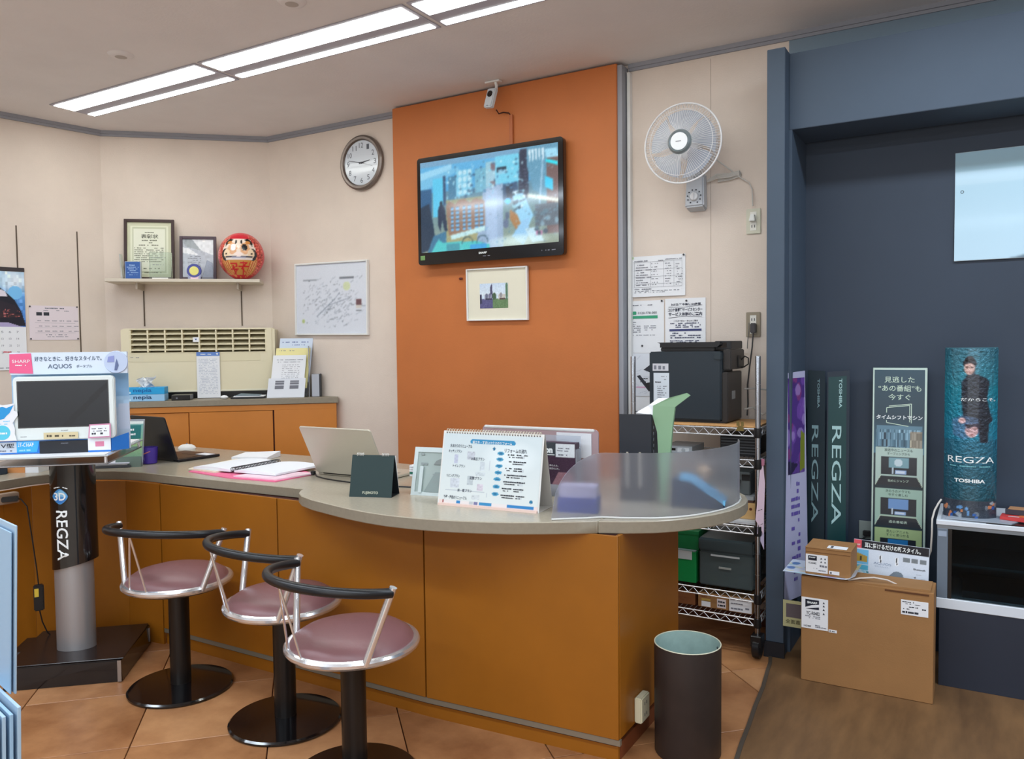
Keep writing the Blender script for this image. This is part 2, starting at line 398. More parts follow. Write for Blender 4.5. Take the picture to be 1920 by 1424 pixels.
lobe2=[(-1.180,2.598),(-1.09,2.638),(-1.00,2.695),(-.935,2.76),(-.885,2.83),(-.845,2.905),(-.815,2.99),(-.80,3.07),(-.797,3.15),(-.81,3.24),(-.845,3.33),(-.905,3.41),(-.99,3.46),(-1.08,3.48),(-1.180,3.475)]
MB().prism(lobe2,ZB,ZT,0,1).build('worktop',[worktop_m,worktop_e],ct,bevel=.003,seg=1)
# body and panels
inn=.018
pb=[(-3.556,-2.737),(-2.730,-1.9185),(-1.9115,-1.102)]
def yp(x): return 2.54 if x<-1.915 else 2.54+.05*(x+1.915)/.815
MB().prism([(-3.575,2.554),(-1.915,2.552),(-1.115,2.601),(-1.115,2.64),(-3.575,2.60)],.055,.818).build('carcass',darkgap,ct)
for a,b in pb: MB().prism([(a,yp(a)),(b,yp(b)),(b,yp(b)+.0115),(a,yp(a)+.0115)],.085,.8195).build('front_panel',counter_o,ct,bevel=.001,seg=1)
MB().box(-1.115,-1.10,2.602,3.235,.085,.8195).build('side_panel',counter_o,ct,bevel=.001,seg=1)
MB().box(-1.9,-1.116,3.22,3.235,.0,.8195).build('rear_panel',counter_o,ct)
# curved left part: facets
cp=[(-3.564,2.541),(-3.80,2.515),(-3.97,2.425),(-4.055,2.33),(-4.09,2.2),(-4.08,2.06),(-4.065,1.6),(-4.03,.95)]
for a,b in zip(cp[:-1],cp[1:]):
    d=Vector((b[0]-a[0],b[1]-a[1])).normalized(); n=Vector((-d.y,d.x))*-1; n=Vector((d.y,-d.x))
    g=.0006
    P=[(b[0]-d.x*g,b[1]-d.y*g),(a[0]+d.x*g,a[1]+d.y*g),(a[0]+d.x*g+n.x*.012,a[1]+d.y*g+n.y*.012),(b[0]-d.x*g+n.x*.012,b[1]-d.y*g+n.y*.012)]
    MB().prism(P[::-1] if (P[1][0]-P[0][0])*(P[2][1]-P[1][1])-(P[1][1]-P[0][1])*(P[2][0]-P[1][0])<0 else P,.0,.8195).build('front_panel',counter_o,ct)
# metal strip and recessed kickboard
MB().prism([(-3.56,2.543),(-1.915,2.543),(-1.098,2.593),(-1.098,2.609),(-1.915,2.56),(-3.56,2.56)],.062,.0835).build('metal_strip',mat('strip_grey',(140,132,116),.4,metal=.4),ct)
MB().prism([(-3.56,2.556),(-1.915,2.556),(-1.11,2.604),(-1.11,2.618),(-1.915,2.57),(-3.56,2.57)],0,.061).build('kickboard',counter_o,ct)
MB().box(-1.125,-1.108,2.62,3.22,0,.061).build('kickboard',mat('kick_brown',(120,62,30),.6),ct)
# surface socket on the counter side
t=thing('surface_socket','white surface-mounted double socket low on the counter end beside the bin','socket',(-1.10,2.765,.09),90)
MB().box(-.032,.05,-.030,-.0005,0.0,.095).build('housing',offw,t,bevel=.004)
mb=MB()
for z in(.026,.068):
    for x in(-.003,.016): mb.box(x,x+.003,-.0308,-.0295,z-.006,z+.006)
mb.build('slots',ink,t)
# power box under the left worktop, cord and adapter
t=thing('power_strip','pale socket box fixed under the left end of the worktop','socket',(-4.045,2.0,.765),90)
MB().box(-.05,.10,-.035,0.01,0,.05).build('housing',mat('socket_beige',(165,140,120),.6),t,bevel=.003)
t2=thing('power_adapter','black power adapter with yellow sticker hanging on its cord under the counter','power adapter',(-3.93,2.13,.30),60)
MB().box(-.022,.022,-.02,.012,-.06,.065).build('body',blackp,t2,bevel=.005)
MB().box(-.018,.0,-.0212,-.0198,.01,.05).build('sticker',mat('yellow_sticker',(210,180,60),.7),t2)
MB().tube([(0,0,.06),(-.005,.0,.14),(-.02,.0,.3),(-.035,.0,.45),(-.06,.02,.485),(-.10,.03,.49)],.003).build('cord',blackp,t2,smooth=True)
MB().tube([(0,0,-.06),(.01,0,-.12),(.03,.01,-.18),(.08,.04,-.25),(.16,.05,-.294)],.003).build('cord',blackp,t2,smooth=True)
t=thing('black_plug','black plug pushed into the socket box under the worktop','plug',(-4.0,2.05,.79),60)
MB().box(-.035,.035,-.02,.015,-.012,.012).build('body',blackp,t,bevel=.004)
for k,(pts,l) in enumerate((([(-3.99,2.30,.80),(-3.97,2.32,.6),(-3.96,2.33,.5),(-3.955,2.33,.3),(-3.96,2.32,.2),(-3.94,2.34,.1),(-3.88,2.36,.02)],'thin cord running down the counter right of the display stand pole'),([(-4.07,1.95,.78),(-4.06,1.97,.6),(-4.055,1.93,.5),(-4.05,1.8,.42)],'thin loose cord under the worktop at the left edge'))):
    tag(MB().tube(pts,.0025,6).build('thin_cord',blackp,smooth=True),l,'cord')
# ================================================================== BACK CABINET (along the corner wall)
cb=thing('low_cabinet','low orange cabinet with sliding doors under the air conditioner','cabinet',DP(0,.49),AZ)
MB().box(-.2,1.60,.02,.47,0,1.105).build('body',cab_o,cb)
MB().box(-.25,1.612,-.012,.475,1.107,1.147,0).build('worktop',worktop_e,cb,bevel=.002,seg=1)
MB().box(-.2,1.60,-.002,.02,1.068,1.105).build('top_rail',cab_o,cb)
MB().box(.628,1.17,-.001,.012,.03,1.064).build('sliding_door',cab_o,cb,bevel=.002,seg=1)
MB().box(.02,.62,.009,.019,.03,1.064).build('sliding_door',cab_o,cb,bevel=.002,seg=1)
MB().box(1.18,1.60,-.002,.02,.0,1.068).build('end_panel',cab_o,cb,bevel=.001,seg=1)
MB().box(1.1705,1.1795,.008,.02,0,1.066).build('door_gap',darkgap,cb)
# ================================================================== STOOLS
def stool(x,y,rz,label):
    t=thing('bar_stool',label,'stool',(x,y,0),rz,'low counter stools')
    MB().lathe([(.215,0),(.2215,.004),(.2215,.010),(.214,.016),(.12,.021),(.05,.026)],56).build('base',blackg,t,smooth=True)
    MB().lathe([(.043,.024),(.043,.455)],28).build('column',blackm,t,smooth=True)
    MB().lathe([(.03,.440),(.195,.455),(.212,.468),(.205,.474)],48).build('seat_pan',steel,t,smooth=True)
    MB().lathe([(.2,.474),(.211,.482),(.212,.492),(.203,.506),(.175,.524),(.12,.539),(.06,.546),(.0,.548)],56).build('seat_cushion',mauve,t,smooth=True)
    MB().tube([(.217*math.cos(R(a)),.217*math.sin(R(a)),.481) for a in range(0,360,6)],.0150,10,True).build('seat_ring',chrome,t,smooth=True)
    zb,ze,h,Rr=.750,.715,83,.270; pth=[]
    for i in range(41):
        q_=-h+2*h*i/40; a=R(270+q_); pth.append((Rr*math.cos(a),Rr*math.sin(a)-.008,ze+(zb-ze)*math.cos(R(q_*90/h))))
    MB().tube(pth,.0165,14).build('arm_rail',rubber,t,smooth=True)
    for sgn,e in((-1,pth[0]),(1,pth[-1])):
        a=R(270+sgn*64); foot=(.220*math.cos(a),.220*math.sin(a),.478); 
        top=Vector(e)+Vector((0,0,.016)); d=(Vector(e)-Vector(foot)).normalized()
        MB().cyl(foot,Vector(e)+d*.02,.0125,n=16).build('post',chrome,t,smooth=True)
    ap=Vector(pth[20])+Vector((0,0,-.01))
    for a in(250,276): MB().cyl((.218*math.cos(R(a)),.218*math.sin(R(a)),.485),ap,.0042,n=10).build('strut',chrome,t,smooth=True)
    return t
s1=stool(-3.045,2.25,14,'mauve bar stool beside the display stand, farthest left of the row')
s2=stool(-2.40,2.25,-22,'middle mauve bar stool, between the other two at the counter')
s3=stool(-1.865,2.06,-12,'mauve bar stool nearest the camera, its base cut by the picture edge')
# ================================================================== BIN
t=thing('waste_bin','round dark brown waste bin with chipped pale green inside','bin',(-.918,2.80,.0))
MB().lathe([(.117,0),(.1195,.004),(.1205,.405),(.1185,.405)],48,cap=False).build('shell',mat('bin_brown',(46,38,36),.5,var=.2,scale=5),t,smooth=True)
MB().lathe([(.112,.02),(.1165,.4052)],48,cap=False).build('lining',mat('bin_lining',(158,184,178),.5,var=.08,scale=30),t,smooth=True)
MB().tube([(.1185*math.cos(R(a)),.1185*math.sin(R(a)),.4055) for a in range(0,360,8)],.0022,6,True).build('rim',mat('bin_rim',(205,205,180),.5),t,smooth=True)
MB().lathe([(0,.012),(.114,.012)],32).build('bottom',ink,t)
mb=MB()
for a,z,s_ in((38,.375,.008),(42,.335,.007),(75,.30,.004),(140,.31,.003),(20,.25,.004)):
    c=Vector((.1145*math.cos(R(a)),.1145*math.sin(R(a)),z)); ta=Vector((-math.sin(R(a)),math.cos(R(a)),0))
    mb._a([c+ta*s_,c+ta*s_*.2+Vector((0,0,s_)),c-ta*s_,c-Vector((0,0,s_*1.2))],[(0,1,2,3)])
mb.build('paint_chips',ink,t)
# ================================================================== WALL THINGS
# ---- television on the orange pier
t=thing('wall_television','black flat television on the orange pier showing a shop camera view','television',(-2.565,4.148,2.006))
MB().box(-.16,.16,-.022,0,.1,.5).build('wall_bracket',blackm,t)
MB().plate(rrect(-.512,.512,0,.664,.02),-.068,-.024).build('casing',blackg,t,bevel=.006)
MB().plate(rrect(-.512,.512,0,.664,.02),-.069,-.0681).build('bezel',blackg,t)
def tvimg():
    c=Cv(190,112,(70,140,190))
    c.vgrad(0,.35,(90,170,215),(70,150,200)).vgrad(.35,1,(80,120,140),(150,150,120))
    c.rect(.2,.45,.55,1,(150,140,95)); c.poly([(.2,.75),(.62,.5),(.62,.95),(.2,.95)],(165,150,95))
    c.rect(0,.0,1,.06,(110,150,180)).poly([(.0,.12),(.25,.06),(.25,.12),(.0,.3)],(150,205,230)).poly([(.0,.2),(.3,.1),(.3,.14),(0,.34)],(110,180,215))
    c.rect(.1,.2,.18,.62,(80,190,225)).rect(.0,.3,.09,.8,(30,70,110)).rect(.18,.18,.2,.5,(40,60,90))
    c.rect(.28,.14,.40,.42,(120,190,215)).rect(.22,.2,.28,.45,(60,110,140))
    for i in range(3):
        for j in range(4): c.ell(.31+i*.035,.17+j*.07,.014,.026,(190,225,235))
    c.rect(.42,.15,.52,.4,(110,170,190)).rect(.5,.1,.58,.36,(150,190,200)).rect(.535,.12,.57,.2,(110,70,70)).rect(.53,.3,.57,.36,(100,60,55))
    c.rect(.57,.05,.74,.34,(110,200,225)).rect(.58,.17,.65,.22,(15,20,30)).rect(.59,.2,.64,.24,(150,200,220))
    c.poly([(.48,.38),(.62,.34),(.62,1),(.42,1)],(150,165,190)).poly([(.5,.4),(.58,.4),(.58,1),(.5,1)],(170,185,215),.7)
    c.poly([(.2,.5),(.23,.46),(.27,.5),(.30,.46),(.34,.45),(.38,.5),(.42,.46),(.47,.48),(.49,.5),(.49,.78),(.22,.83)],(150,100,70))
    for i,(x0,x1) in enumerate(((.235,.26),(.275,.30),(.325,.35),(.365,.388),(.415,.44),(.455,.478))):
        for j in range(6): c.rect(x0,.53+j*.045,x1,.56+j*.045,(120,175,220)); c.rect(x0,.525+j*.045,x1,.535+j*.045,(30,45,70))
    c.poly([(.23,.83),(.49,.76),(.49,.81),(.24,.88)],(200,230,225))
    c.poly([(.14,.52),(.165,.46),(.19,.53),(.2,.62),(.21,.78),(.185,.77),(.17,.65),(.155,.78),(.135,.7)],(20,25,45))
    c.ell(.163,.475,.013,.025,(18,20,30)); c.poly([(0,.5),(.07,.46),(.1,.7),(.12,.95),(0,1)],(18,28,45)); c.poly([(.1,.82),(.2,.78),(.2,1),(.05,1)],(50,100,130))
    c.poly([(.62,.36),(.72,.34),(.73,.45),(.66,.55),(.62,.5)],(40,60,90)).poly([(.64,.38),(.69,.36),(.69,.5),(.65,.52)],(25,25,40)).ell(.655,.53,.022,.03,(40,180,240))
    c.poly([(.74,.02),(.80,.02),(.80,.52),(.73,.5)],(35,30,45))
    for j in range(8): c.line(.735,.22+j*.035,.79,.23+j*.035,.0015,(80,75,95))
    c.poly([(.79,.0),(1,.0),(1,.6),(.83,.45),(.79,.2)],(90,140,165)).rect(.92,.14,1,.9,(110,70,60)).poly([(.91,.05),(.99,.05),(1,.14),(.92,.14)],(160,215,235)).poly([(.915,.15),(.995,.19),(.995,.23),(.915,.18)],(30,220,235))
    c.poly([(.91,.32),(.965,.36),(.965,.48),(.91,.43)],(50,200,240)).line(.9,.1,.87,.66,.006,(150,185,205))
    for j in range(5): c.poly([(.8+j*.022,.04),(.815+j*.022,.04),(.815+j*.022,.14),(.807+j*.022,.16)],(220,235,240))
    c.poly([(.69,.48),(.76,.46),(.83,.70),(.78,.88),(.72,.75)],(150,205,235)).poly([(.67,.62),(.72,.68),(.75,.8),(.72,.86),(.67,.72)],(175,110,50))
    c.specks(26,.69,.44,.77,.62,[(225,240,245),(30,50,60),(140,190,200)],(.006,.014),(.008,.02),3)
    c.poly([(.68,.9),(.75,.75),(.80,.72),(.80,.9),(.76,1)],(150,195,230)).poly([(.77,.83),(.86,.83),(.9,.97),(.82,.98)],(200,225,235)).rect(.85,.87,.89,.91,(200,110,150))
    c.rect(.84,.6,1,.82,(90,90,95)).specks(16,.83,.62,1,.9,[(60,60,70),(130,150,160),(90,110,120)],(.01,.02),(.01,.03),8)
    c.line(.8,.5,1,.58,.014,(245,240,200),.55).line(.8,.5,1,.58,.007,(255,255,235),.7)
    c.glow(.72,.95,.24,.08,(240,255,245),.8).glow(.55,.55,.07,.5,(200,215,240),.35)
    c.poly([(.12,.9),(.14,.86),(.17,.9),(.42,.91),(.52,.96),(.52,1),(.08,1)],(70,190,185)).poly([(.2,.92),(.3,.92),(.3,1),(.2,1)],(60,140,150)).rect(.38,.95,.5,1,(50,150,210))
    for cx in(.36,.47):
        for a in range(180,361,6): c.ell(cx+.04*math.cos(R(a)),.93+.07*math.sin(R(a)),.0028,.005,(30,50,55))
    c.ell(.64,.76,.02,.05,(80,80,120),.7).ell(.65,.68,.015,.04,(60,60,90),.7)
    c.specks(90,.2,.1,.76,.44,[(60,110,150),(160,215,235),(40,70,100),(130,200,225),(200,235,240)],(.004,.012),(.006,.018),5,.8)
    c.specks(160,.18,.08,.98,.98,[(60,120,165),(150,200,225),(90,120,140),(120,170,200),(70,90,110),(190,220,230)],(.003,.009),(.004,.012),15,.5); c.a=c.a*.8+np.array((110,170,205))/255.*.2; c.blur(2).noise(.012,0,4); return c
pic(t,tvimg(),flat(-.487,.481,.075,.634,-.0695),SCREEN,'screen')
texts(t,[('SHARP',-.06,-.002,.042,.054,0,.03)],inkw,y=-.0698)
bars(t,[(-.03,.02,.026,.005,.2),(.37,.46,.03,.007,.3)],inkg,y=-.0698)
MB().box(-.495,-.46,-.0698,-.0695,.03,.058).build('energy_label',mat('label_green',(110,150,90),.6),t)
# ---- picture frame below the television
def pframe(t,w,h,fm,ft=.012,dp=.02,face=None,mat_=None,name='frame'):
    mb=MB(); mb.box(-w/2,-w/2+ft,-dp,0,0,h); mb.box(w/2-ft,w/2,-dp,0,0,h); mb.box(-w/2+ft,w/2-ft,-dp,0,0,ft); mb.box(-w/2+ft,w/2-ft,-dp,0,h-ft,h)
    mb.build(name,fm,t,bevel=.0015,seg=1)
    MB().box(-w/2+ft,w/2-ft,-dp*.45,-.001,ft,h-ft).build('mount_board',mat_ or paperw,t)
t=thing('picture_frame','small white-framed house photo hanging just below the television','picture frame',(-2.536,4.149,1.647),rot=(R(-1.2),0,0))
t.rotation_euler=(R(1.5),R(.6),0)
pframe(t,.432,.318,white,.009,.022,mat_=mat('mount_cream',(226,222,204),.8))
c=Cv(80,52,(205,222,240)); c.vgrad(0,.5,(200,218,240),(215,228,240)).rect(0,.62,.46,1,(92,90,135)).rect(.46,.62,1,1,(105,135,95)).rect(.0,.45,.08,.8,(60,60,85)).poly([(.38,.15),(.44,.0),(.47,.6),(.36,.62)],(80,80,110))
c.rect(.18,.45,.42,.66,(165,170,190)).ell(.25,.5,.05,.1,(110,115,140)).ell(.36,.5,.04,.1,(120,120,150)).rect(.2,.6,.42,.66,(60,60,75)).ell(.52,.52,.07,.14,(75,100,75)).rect(.66,.45,.9,.66,(200,195,190)).ell(.75,.48,.05,.1,(150,150,155)).rect(.7,.6,.9,.66,(80,60,60)).ell(.95,.3,.04,.4,(90,125,100)).noise(.03,40,2).blur(1)
pic(t,c,flat(-.122,.078,.075,.225,-.0112),name='photograph')
# ---- framed map left of the pier
t=thing('framed_map','white-framed pale sketch map on the wall below the round clock','picture frame',(-3.975,4.249,1.582))
t.rotation_euler=(0,R(.8),0)
pframe(t,.685,.515,white,.011,.024,mat_=mat('map_paper',(215,218,228),.7))
c=Cv(150,110,(214,219,230)); rg=random.Random(5)
for k in range(260):
    x=rg.gauss(.48,.24); y=rg.gauss(.58,.2); a=rg.uniform(-.7,.25)+(-.3); l=rg.uniform(.01,.07)
    if .08<x<.92 and .2<y<.92: c.line(x,y,x+l*math.cos(a),y+l*math.sin(a),.0022,rg.choice([(150,158,172),(120,130,145),(170,180,195),(90,98,112)]),.8)
c.line(.3,.75,.56,.5,.004,(120,132,150)).line(.56,.5,.62,.42,.004,(120,132,150)).line(.45,.6,.75,.5,.003,(130,140,158)).line(.1,.9,.88,.9,.003,(130,140,150)).specks(30,.1,.2,.9,.9,[(80,85,98),(130,140,155)],(.003,.008),(.003,.008),4)
c.ell(.72,.33,.05,.06,(205,215,165),.8).ell(.1,.82,.02,.03,(170,190,110),.8).rect(.85,.52,.92,.6,(110,80,85)).rect(.85,.6,.92,.65,(210,205,200)).rect(.85,.67,.92,.685,(60,65,70)).rect(.62,.2,.82,.225,(90,95,105),.8).rect(.1,.22,.3,.232,(140,148,160)).blur(2).noise(.006,0,3)
pic(t,c,flat(-.332,.332,.012,.503,-.0118),name='map_sheet')
# ---- wall clock
t=thing('wall_clock','round wall clock with grey-bronze rim and pale dial, beside the orange pier','clock',(-3.66,4.249,2.748))
bz=mat('clock_rim',(122,112,106),.32,metal=.7)
def lathe_y(prof,n=64,sc=1): 
    mb=MB(); mb.X=Matrix.Rotation(R(90),4,'X'); mb.lathe(prof,n,cap=False); mb.X=None; return mb     # axis -> -y... r,z(depth toward viewer)
lathe_y([(.178,0),(.186,.012),(.184,.028),(.172,.036),(.158,.034),(.150,.022)]).build('rim',bz,t,smooth=True)
lathe_y([(0,.02),(.152,.02)]).build('dial',mat('clock_dial',(206,214,224),.25,coat=.6),t)
its=[]
for h in range(1,13):
    a=R(90-30*h); x,z=.118*math.cos(a),.118*math.sin(a); wd=.011 if h<10 else .018; its.append((str(h),x-wd,x+wd,z-.017,z+.017))
texts(t,its,mat('clock_numerals',(92,98,108),.6),'numerals',y=-.0206)
def hand(name,ang,l,wd,m,back=.02,y=-.0235):
    a=R(90-ang); d=Vector((math.cos(a),0,math.sin(a))); n=Vector((-d.z,0,d.x)); mb=MB()
    P=[-d*back-n*wd,d*l-n*wd*.5,d*l+n*wd*.5,-d*back+n*wd]; mb._a([(p.x,y,p.z) for p in P]+[(p.x,y+.001,p.z) for p in P],[(0,1,2,3),(7,6,5,4),(0,4,5,1),(2,6,7,3)]); return mb.build(name,m,t)
hand('minute_hand',282,.115,.003,mat('clock_hand',(84,86,94),.5)); hand('hour_hand',82,.075,.0042,MAT['clock_hand']); hand('second_hand',108,.105,.0012,MAT['clock_hand'])
lathe_y([(0,.027),(.006,.0265),(.007,.021)],20).build('hub',MAT['clock_hand'],t,smooth=True)

# ---- ceiling camera and its cable duct
t=thing('security_camera','white security camera hanging from the ceiling above the television','camera',(-2.50,4.07,CEIL-.001))
MB().box(-.05,.05,-.02,.02,-.010,0).build('mount_plate',white,t,bevel=.002,seg=1)
MB().tube([(.015,0,-.01),(.02,0,-.03),(.012,.01,-.05)],.009).build('arm',white,t,smooth=True)
b=MB().box(-.033,.033,-.0005,.03,-.115,0).build('body',mat('camera_white',(205,212,218),.35),t,loc=(.0,-.025,-.045),rot=(R(-12),R(8),R(-12)),bevel=.006)
mb=MB(); mb.cyl((0,-.0055,-.036),(0,0,-.036),.018,.02,28); mb.build('lens_ring',blackg,b,smooth=True)
MB().box(-.006,.006,-.0012,0,-.108,-.104).build('status_light',inkg,b)
tag(MB().tube([(-2.49,4.08,2.885),(-2.485,4.10,2.865),(-2.465,4.12,2.875),(-2.44,4.14,2.872),(-2.425,4.145,2.85)],.004,8).build('camera_cord',mat('dark_brown_cord',(60,28,22),.5),smooth=True),'short dark cord curling from the camera to the duct','cord')
tag(MB().box(-2.435,-2.413,4.135,4.1495,2.64,2.86).build('cable_duct',mat('duct_brown',(176,98,56),.5),bevel=.002,seg=1),'orange-brown cable duct running from the camera down behind the television','cable duct')
tag(MB().lathe([(0,0),(.014,.004),(.014,.012),(0,.016)],16,c=(-2.80,4.141,1.905),sx=1,sy=.5).build('wall_hook',mat('hook_brown',(96,30,20),.5),smooth=True),'small dark red hook on the orange pier left of the house photo','hook')
# ---- wall fan
t=thing('wall_fan','pale grey wall fan with round wire guard above the pinned sheets','fan',(-1.328,4.249,2.20))
fg=mat('fan_grey',(190,194,200),.4); fwh=mat('fan_white',(222,222,224),.4)
MB().hexa([(-.052,-.075,0.02),(.052,-.075,.02),(.05,-.001,0),(-.05,-.001,0),(-.046,-.060,.18),(.046,-.06,.18),(.046,-.001,.2),(-.046,-.001,.2)]).build('control_box',fg,t,bevel=.008)
k=MB(); k.X=Matrix.Translation((0,-.0725,.072))@Matrix.Rotation(R(-5),4,'X')@Matrix.Rotation(R(90),4,'X'); k.lathe([(.0,.012),(.02,.012),(.024,.0)],28); k.box(-.002,.002,-.02,.02,.012,.019); kd=k.build('dial_knob',fwh,t,smooth=True)
mb=MB()
for a in range(-60,241,33):
    x,z=.036*math.cos(R(a)),.036*math.sin(R(a)); mb.box(x-.003,x+.003,-.0775,-.074,.072+z-.003,.072+z+.003)
mb.build('dial_marks',ink,t)
MB().tube([(0,-.04,.18),(0,-.05,.24),(0,-.07,.30)],.024,14).build('neck',fg,t,smooth=True)
hub=(-.005,-.25,.315)
def fm(prof,n=56): mb=MB(); mb.X=Matrix.Translation((hub[0],hub[1],hub[2]))@Matrix.Rotation(R(90),4,'X'); mb.lathe(prof,n); mb.X=None; return mb
fm([(.0,-.20),(.05,-.19),(.062,-.15),(.06,-.07),(.045,-.06)]).build('motor_housing',fwh,t,smooth=True)
fm([(.0,.056),(.044,.054),(.044,.047)]).build('centre_badge',mat('badge_white',(236,240,244),.3),t,smooth=True)
fm([(.044,.047),(.052,.055),(.061,.046),(.063,.036)]).build('badge_ring',mat('badge_ring',(140,152,156),.3,metal=.4),t,smooth=True)
MB().box(hub[0]-.016,hub[0]+.012,hub[1]-.0572,hub[1]-.0565,hub[2]-.002,hub[2]+.001).build('badge_print',inkg,t)
RG=.2
mb=MB(); mb.X=Matrix.Translation(hub)@Matrix.Rotation(R(90),4,'X')
for k in range(90):
    a=R(k*4); ca,sa=math.cos(a),math.sin(a); pts=[(r*ca,r*sa,z) for r,z in((.06,.042),(.10,.04),(.15,.03),(.185,.014),(RG,0))]; mb.tube(pts,.0010,4)
for r,z in((.165,.026),(.165,-.058)): mb.tube([(r*math.cos(R(a)),r*math.sin(R(a)),z) for a in range(0,360,8)],.0017,6,True)
mb.X=None; mb.build('front_guard',fwh,t)
mb=MB(); mb.X=Matrix.Translation(hub)@Matrix.Rotation(R(90),4,'X')
for k in range(60):
    a=R(k*6+1); ca,sa=math.cos(a),math.sin(a); mb.tube([(r*ca,r*sa,z) for r,z in((.05,-.075),(.14,-.065),(.19,-.03),(RG,-.004))],.0010,4)
mb.X=None; mb.build('rear_guard',fwh,t)
mb=MB(); mb.X=Matrix.Translation(hub)@Matrix.Rotation(R(90),4,'X'); mb.tube([(RG*math.cos(R(a)),RG*math.sin(R(a)),-.001) for a in range(0,360,5)],.0048,8,True); mb.X=None; mb.build('guard_ring',fwh,t,smooth=True)
bm_=mat('fan_blade',(176,186,202),.25,trans=.35)
for k in range(5):
    mb=MB(); mb.X=Matrix.Translation(hub)@Matrix.Rotation(R(90),4,'X')@Matrix.Rotation(R(72*k+20),4,'Z'); V=[];Fc=[]
    for i in range(7):
        r=.045+.125*i/6; w0=-18-4*i; w1=22+(i if i<5 else 8-i*1.0)*2.0; 
        for j in range(6):
            a=R(w0+(w1-w0)*j/5); V.append((r*math.cos(a),r*math.sin(a),-.03+.022*(j/5)))
    for i in range(6):
        for j in range(5): Fc.append((i*6+j,i*6+j+1,i*6+j+7,i*6+j+6))
    mb._a(V,Fc); mb.X=None; mb.build('blade',bm_,t,smooth=True)
cord=mat('cord_grey',(196,192,186),.5)
tag(MB().tube([(-1.255,4.16,2.50),(-1.21,4.2,2.45),(-1.15,4.23,2.40),(-1.10,4.235,2.355),(-1.055,4.235,2.325),(-1.04,4.232,2.29),(-1.036,4.225,2.245),(-1.034,4.222,2.20)],.0035,8).build('fan_cord',cord,smooth=True),'pale cord running from the fan to the upper wall socket','cord')
mb=MB()
for k in range(4):
    z=2.352+k*.006; mb.tube([(-1.275,4.235,z-.004*k),(-1.22,4.225-.004*k,z+.012),(-1.16,4.225,z+.010),(-1.105,4.232,z+.020),(-1.098,4.236,z+.012),(-1.15,4.24,z),(-1.22,4.24,z-.004)],.0035,6)
tag(mb.build('cord_bundle',cord,smooth=True),'bundle of folded pale cord tied beside the fan control box','cord')
# ---- wall sockets
def socket(x,z,label,pm,cm,w=.074,h=.13):
    t=thing('wall_socket',label,'socket',(x,4.249,z))
    MB().box(-w/2,w/2,-.008,0,0,h).build('cover_plate',cm,t,bevel=.0025)
    MB().box(-.016,.016,-.0095,-.0081,h*.13,h*.87).build('insert',mat('socket_insert',(226,224,216),.5),t)
    mb=MB()
    for zz in(h*.3,h*.7):
        for x0 in(-.009,.005): mb.box(x0,x0+.004,-.0099,-.0094,zz-.007,zz+.007)
    mb.build('slots',ink,t)
    return t
socket(-1.035,2.06,'ivory wall socket right of the fan with a white plug in its upper half',white,mat('plate_ivory',(206,204,186),.5))
t=thing('plug','white plug in the upper wall socket, end of the fan cord','plug',(-1.036,4.239,2.135)); MB().hexa([(-.016,-.028,-.012),(.016,-.028,-.012),(.016,0,-.012),(-.016,0,-.012),(-.009,-.022,.026),(.009,-.022,.026),(.009,0,.018),(-.009,0,.018)]).build('body',mat('plug_white',(226,228,226),.4),t,bevel=.003)
socket(-1.035,1.525,'grey-bronze wall socket above the wire rack with a dark plug',blackp,mat('plate_bronze',(148,136,116),.45))
t=thing('plug','dark plug with black cord in the lower wall socket','plug',(-1.030,4.239,1.575)); MB().box(-.014,.014,-.03,0,-.03,.022).build('body',mat('plug_dark',(62,60,62),.4),t,bevel=.004)
MB().tube([(0,-.02,-.03),(-.004,-.02,-.10),(-.018,-.015,-.2),(-.03,-.012,-.3),(-.028,-.01,-.4),(-.03,-.02,-.46)],.004,8).build('cord',mat('cord_darkgrey',(70,68,68),.5),t,smooth=True)
tag(MB().tube([(-1.052,4.225,1.60),(-1.055,4.23,1.56),(-1.062,4.235,1.5),(-1.064,4.237,1.465)],.0025,6).build('earth_lead',mat('lead_grey',(120,118,114),.5),smooth=True),'short thin grey lead dangling from the lower wall socket','cord')
# ---- pinned sheets right of the pier
def sheet(x0,x1,z0,z1,label,off=.002,rz=0,curl=0,m=paper,base=None,cat='notice'):
    t=thing('pinned_sheet',label,cat,(x0,4.2485,z0),0); w,h=x1-x0,z1-z0
    mb=MB(); n=6; V=[]
    for j in range(n+1):
        for i in range(n+1):
            u,v=i/n,j/n; V.append((w*u,-off-curl*((1-v)**3)*(1 if u<.2 else .5)-.002*math.sin(u*3.1),h*v))
    mb._a(V,[(j*(n+1)+i,j*(n+1)+i+1,(j+1)*(n+1)+i+1,(j+1)*(n+1)+i) for j in range(n) for i in range(n)]); mb.build('paper',m,t,smooth=True); return t
def pins(t,pts):
    for x,z in pts: 
        mb=MB(); mb.X=Matrix.Translation((x,-.006,z))@Matrix.Rotation(R(90),4,'X'); mb.lathe([(.0045,-.004),(.0055,.003),(0,.004)],12); mb.X=None; mb.build('pin',mat('pin_dark',(62,60,64),.4),t,smooth=True)
t=sheet(-1.713,-1.40,1.758,1.984,'pinned white landscape table sheet, topmost beside the orange pier',curl=.006)
w,h=.313,.226
rw=[(.02,.1,.197,.005,.2),(.16,.19,.195,.005,.1),(.2,.3,.2,.004,.3)]
for k in range(9): rw+= [(.03,.03+.05+.02*(k%3),.175-.014*k,.005,.15),(.12,.16,.175-.014*k if k%3 else .18-.014*k,.004,.5),(.2,.235,.178-.014*k,.004,.4),(.26,.3,.172-.014*k,.004,.55)]
rw+=[(.02,.12,.04,.005,.2),(.02,.28,.03,.004,.25),(.02,.2,.022,.004,.3)]
bars(t,rw,inkg,y=-.0075,seed=3); mb=MB()
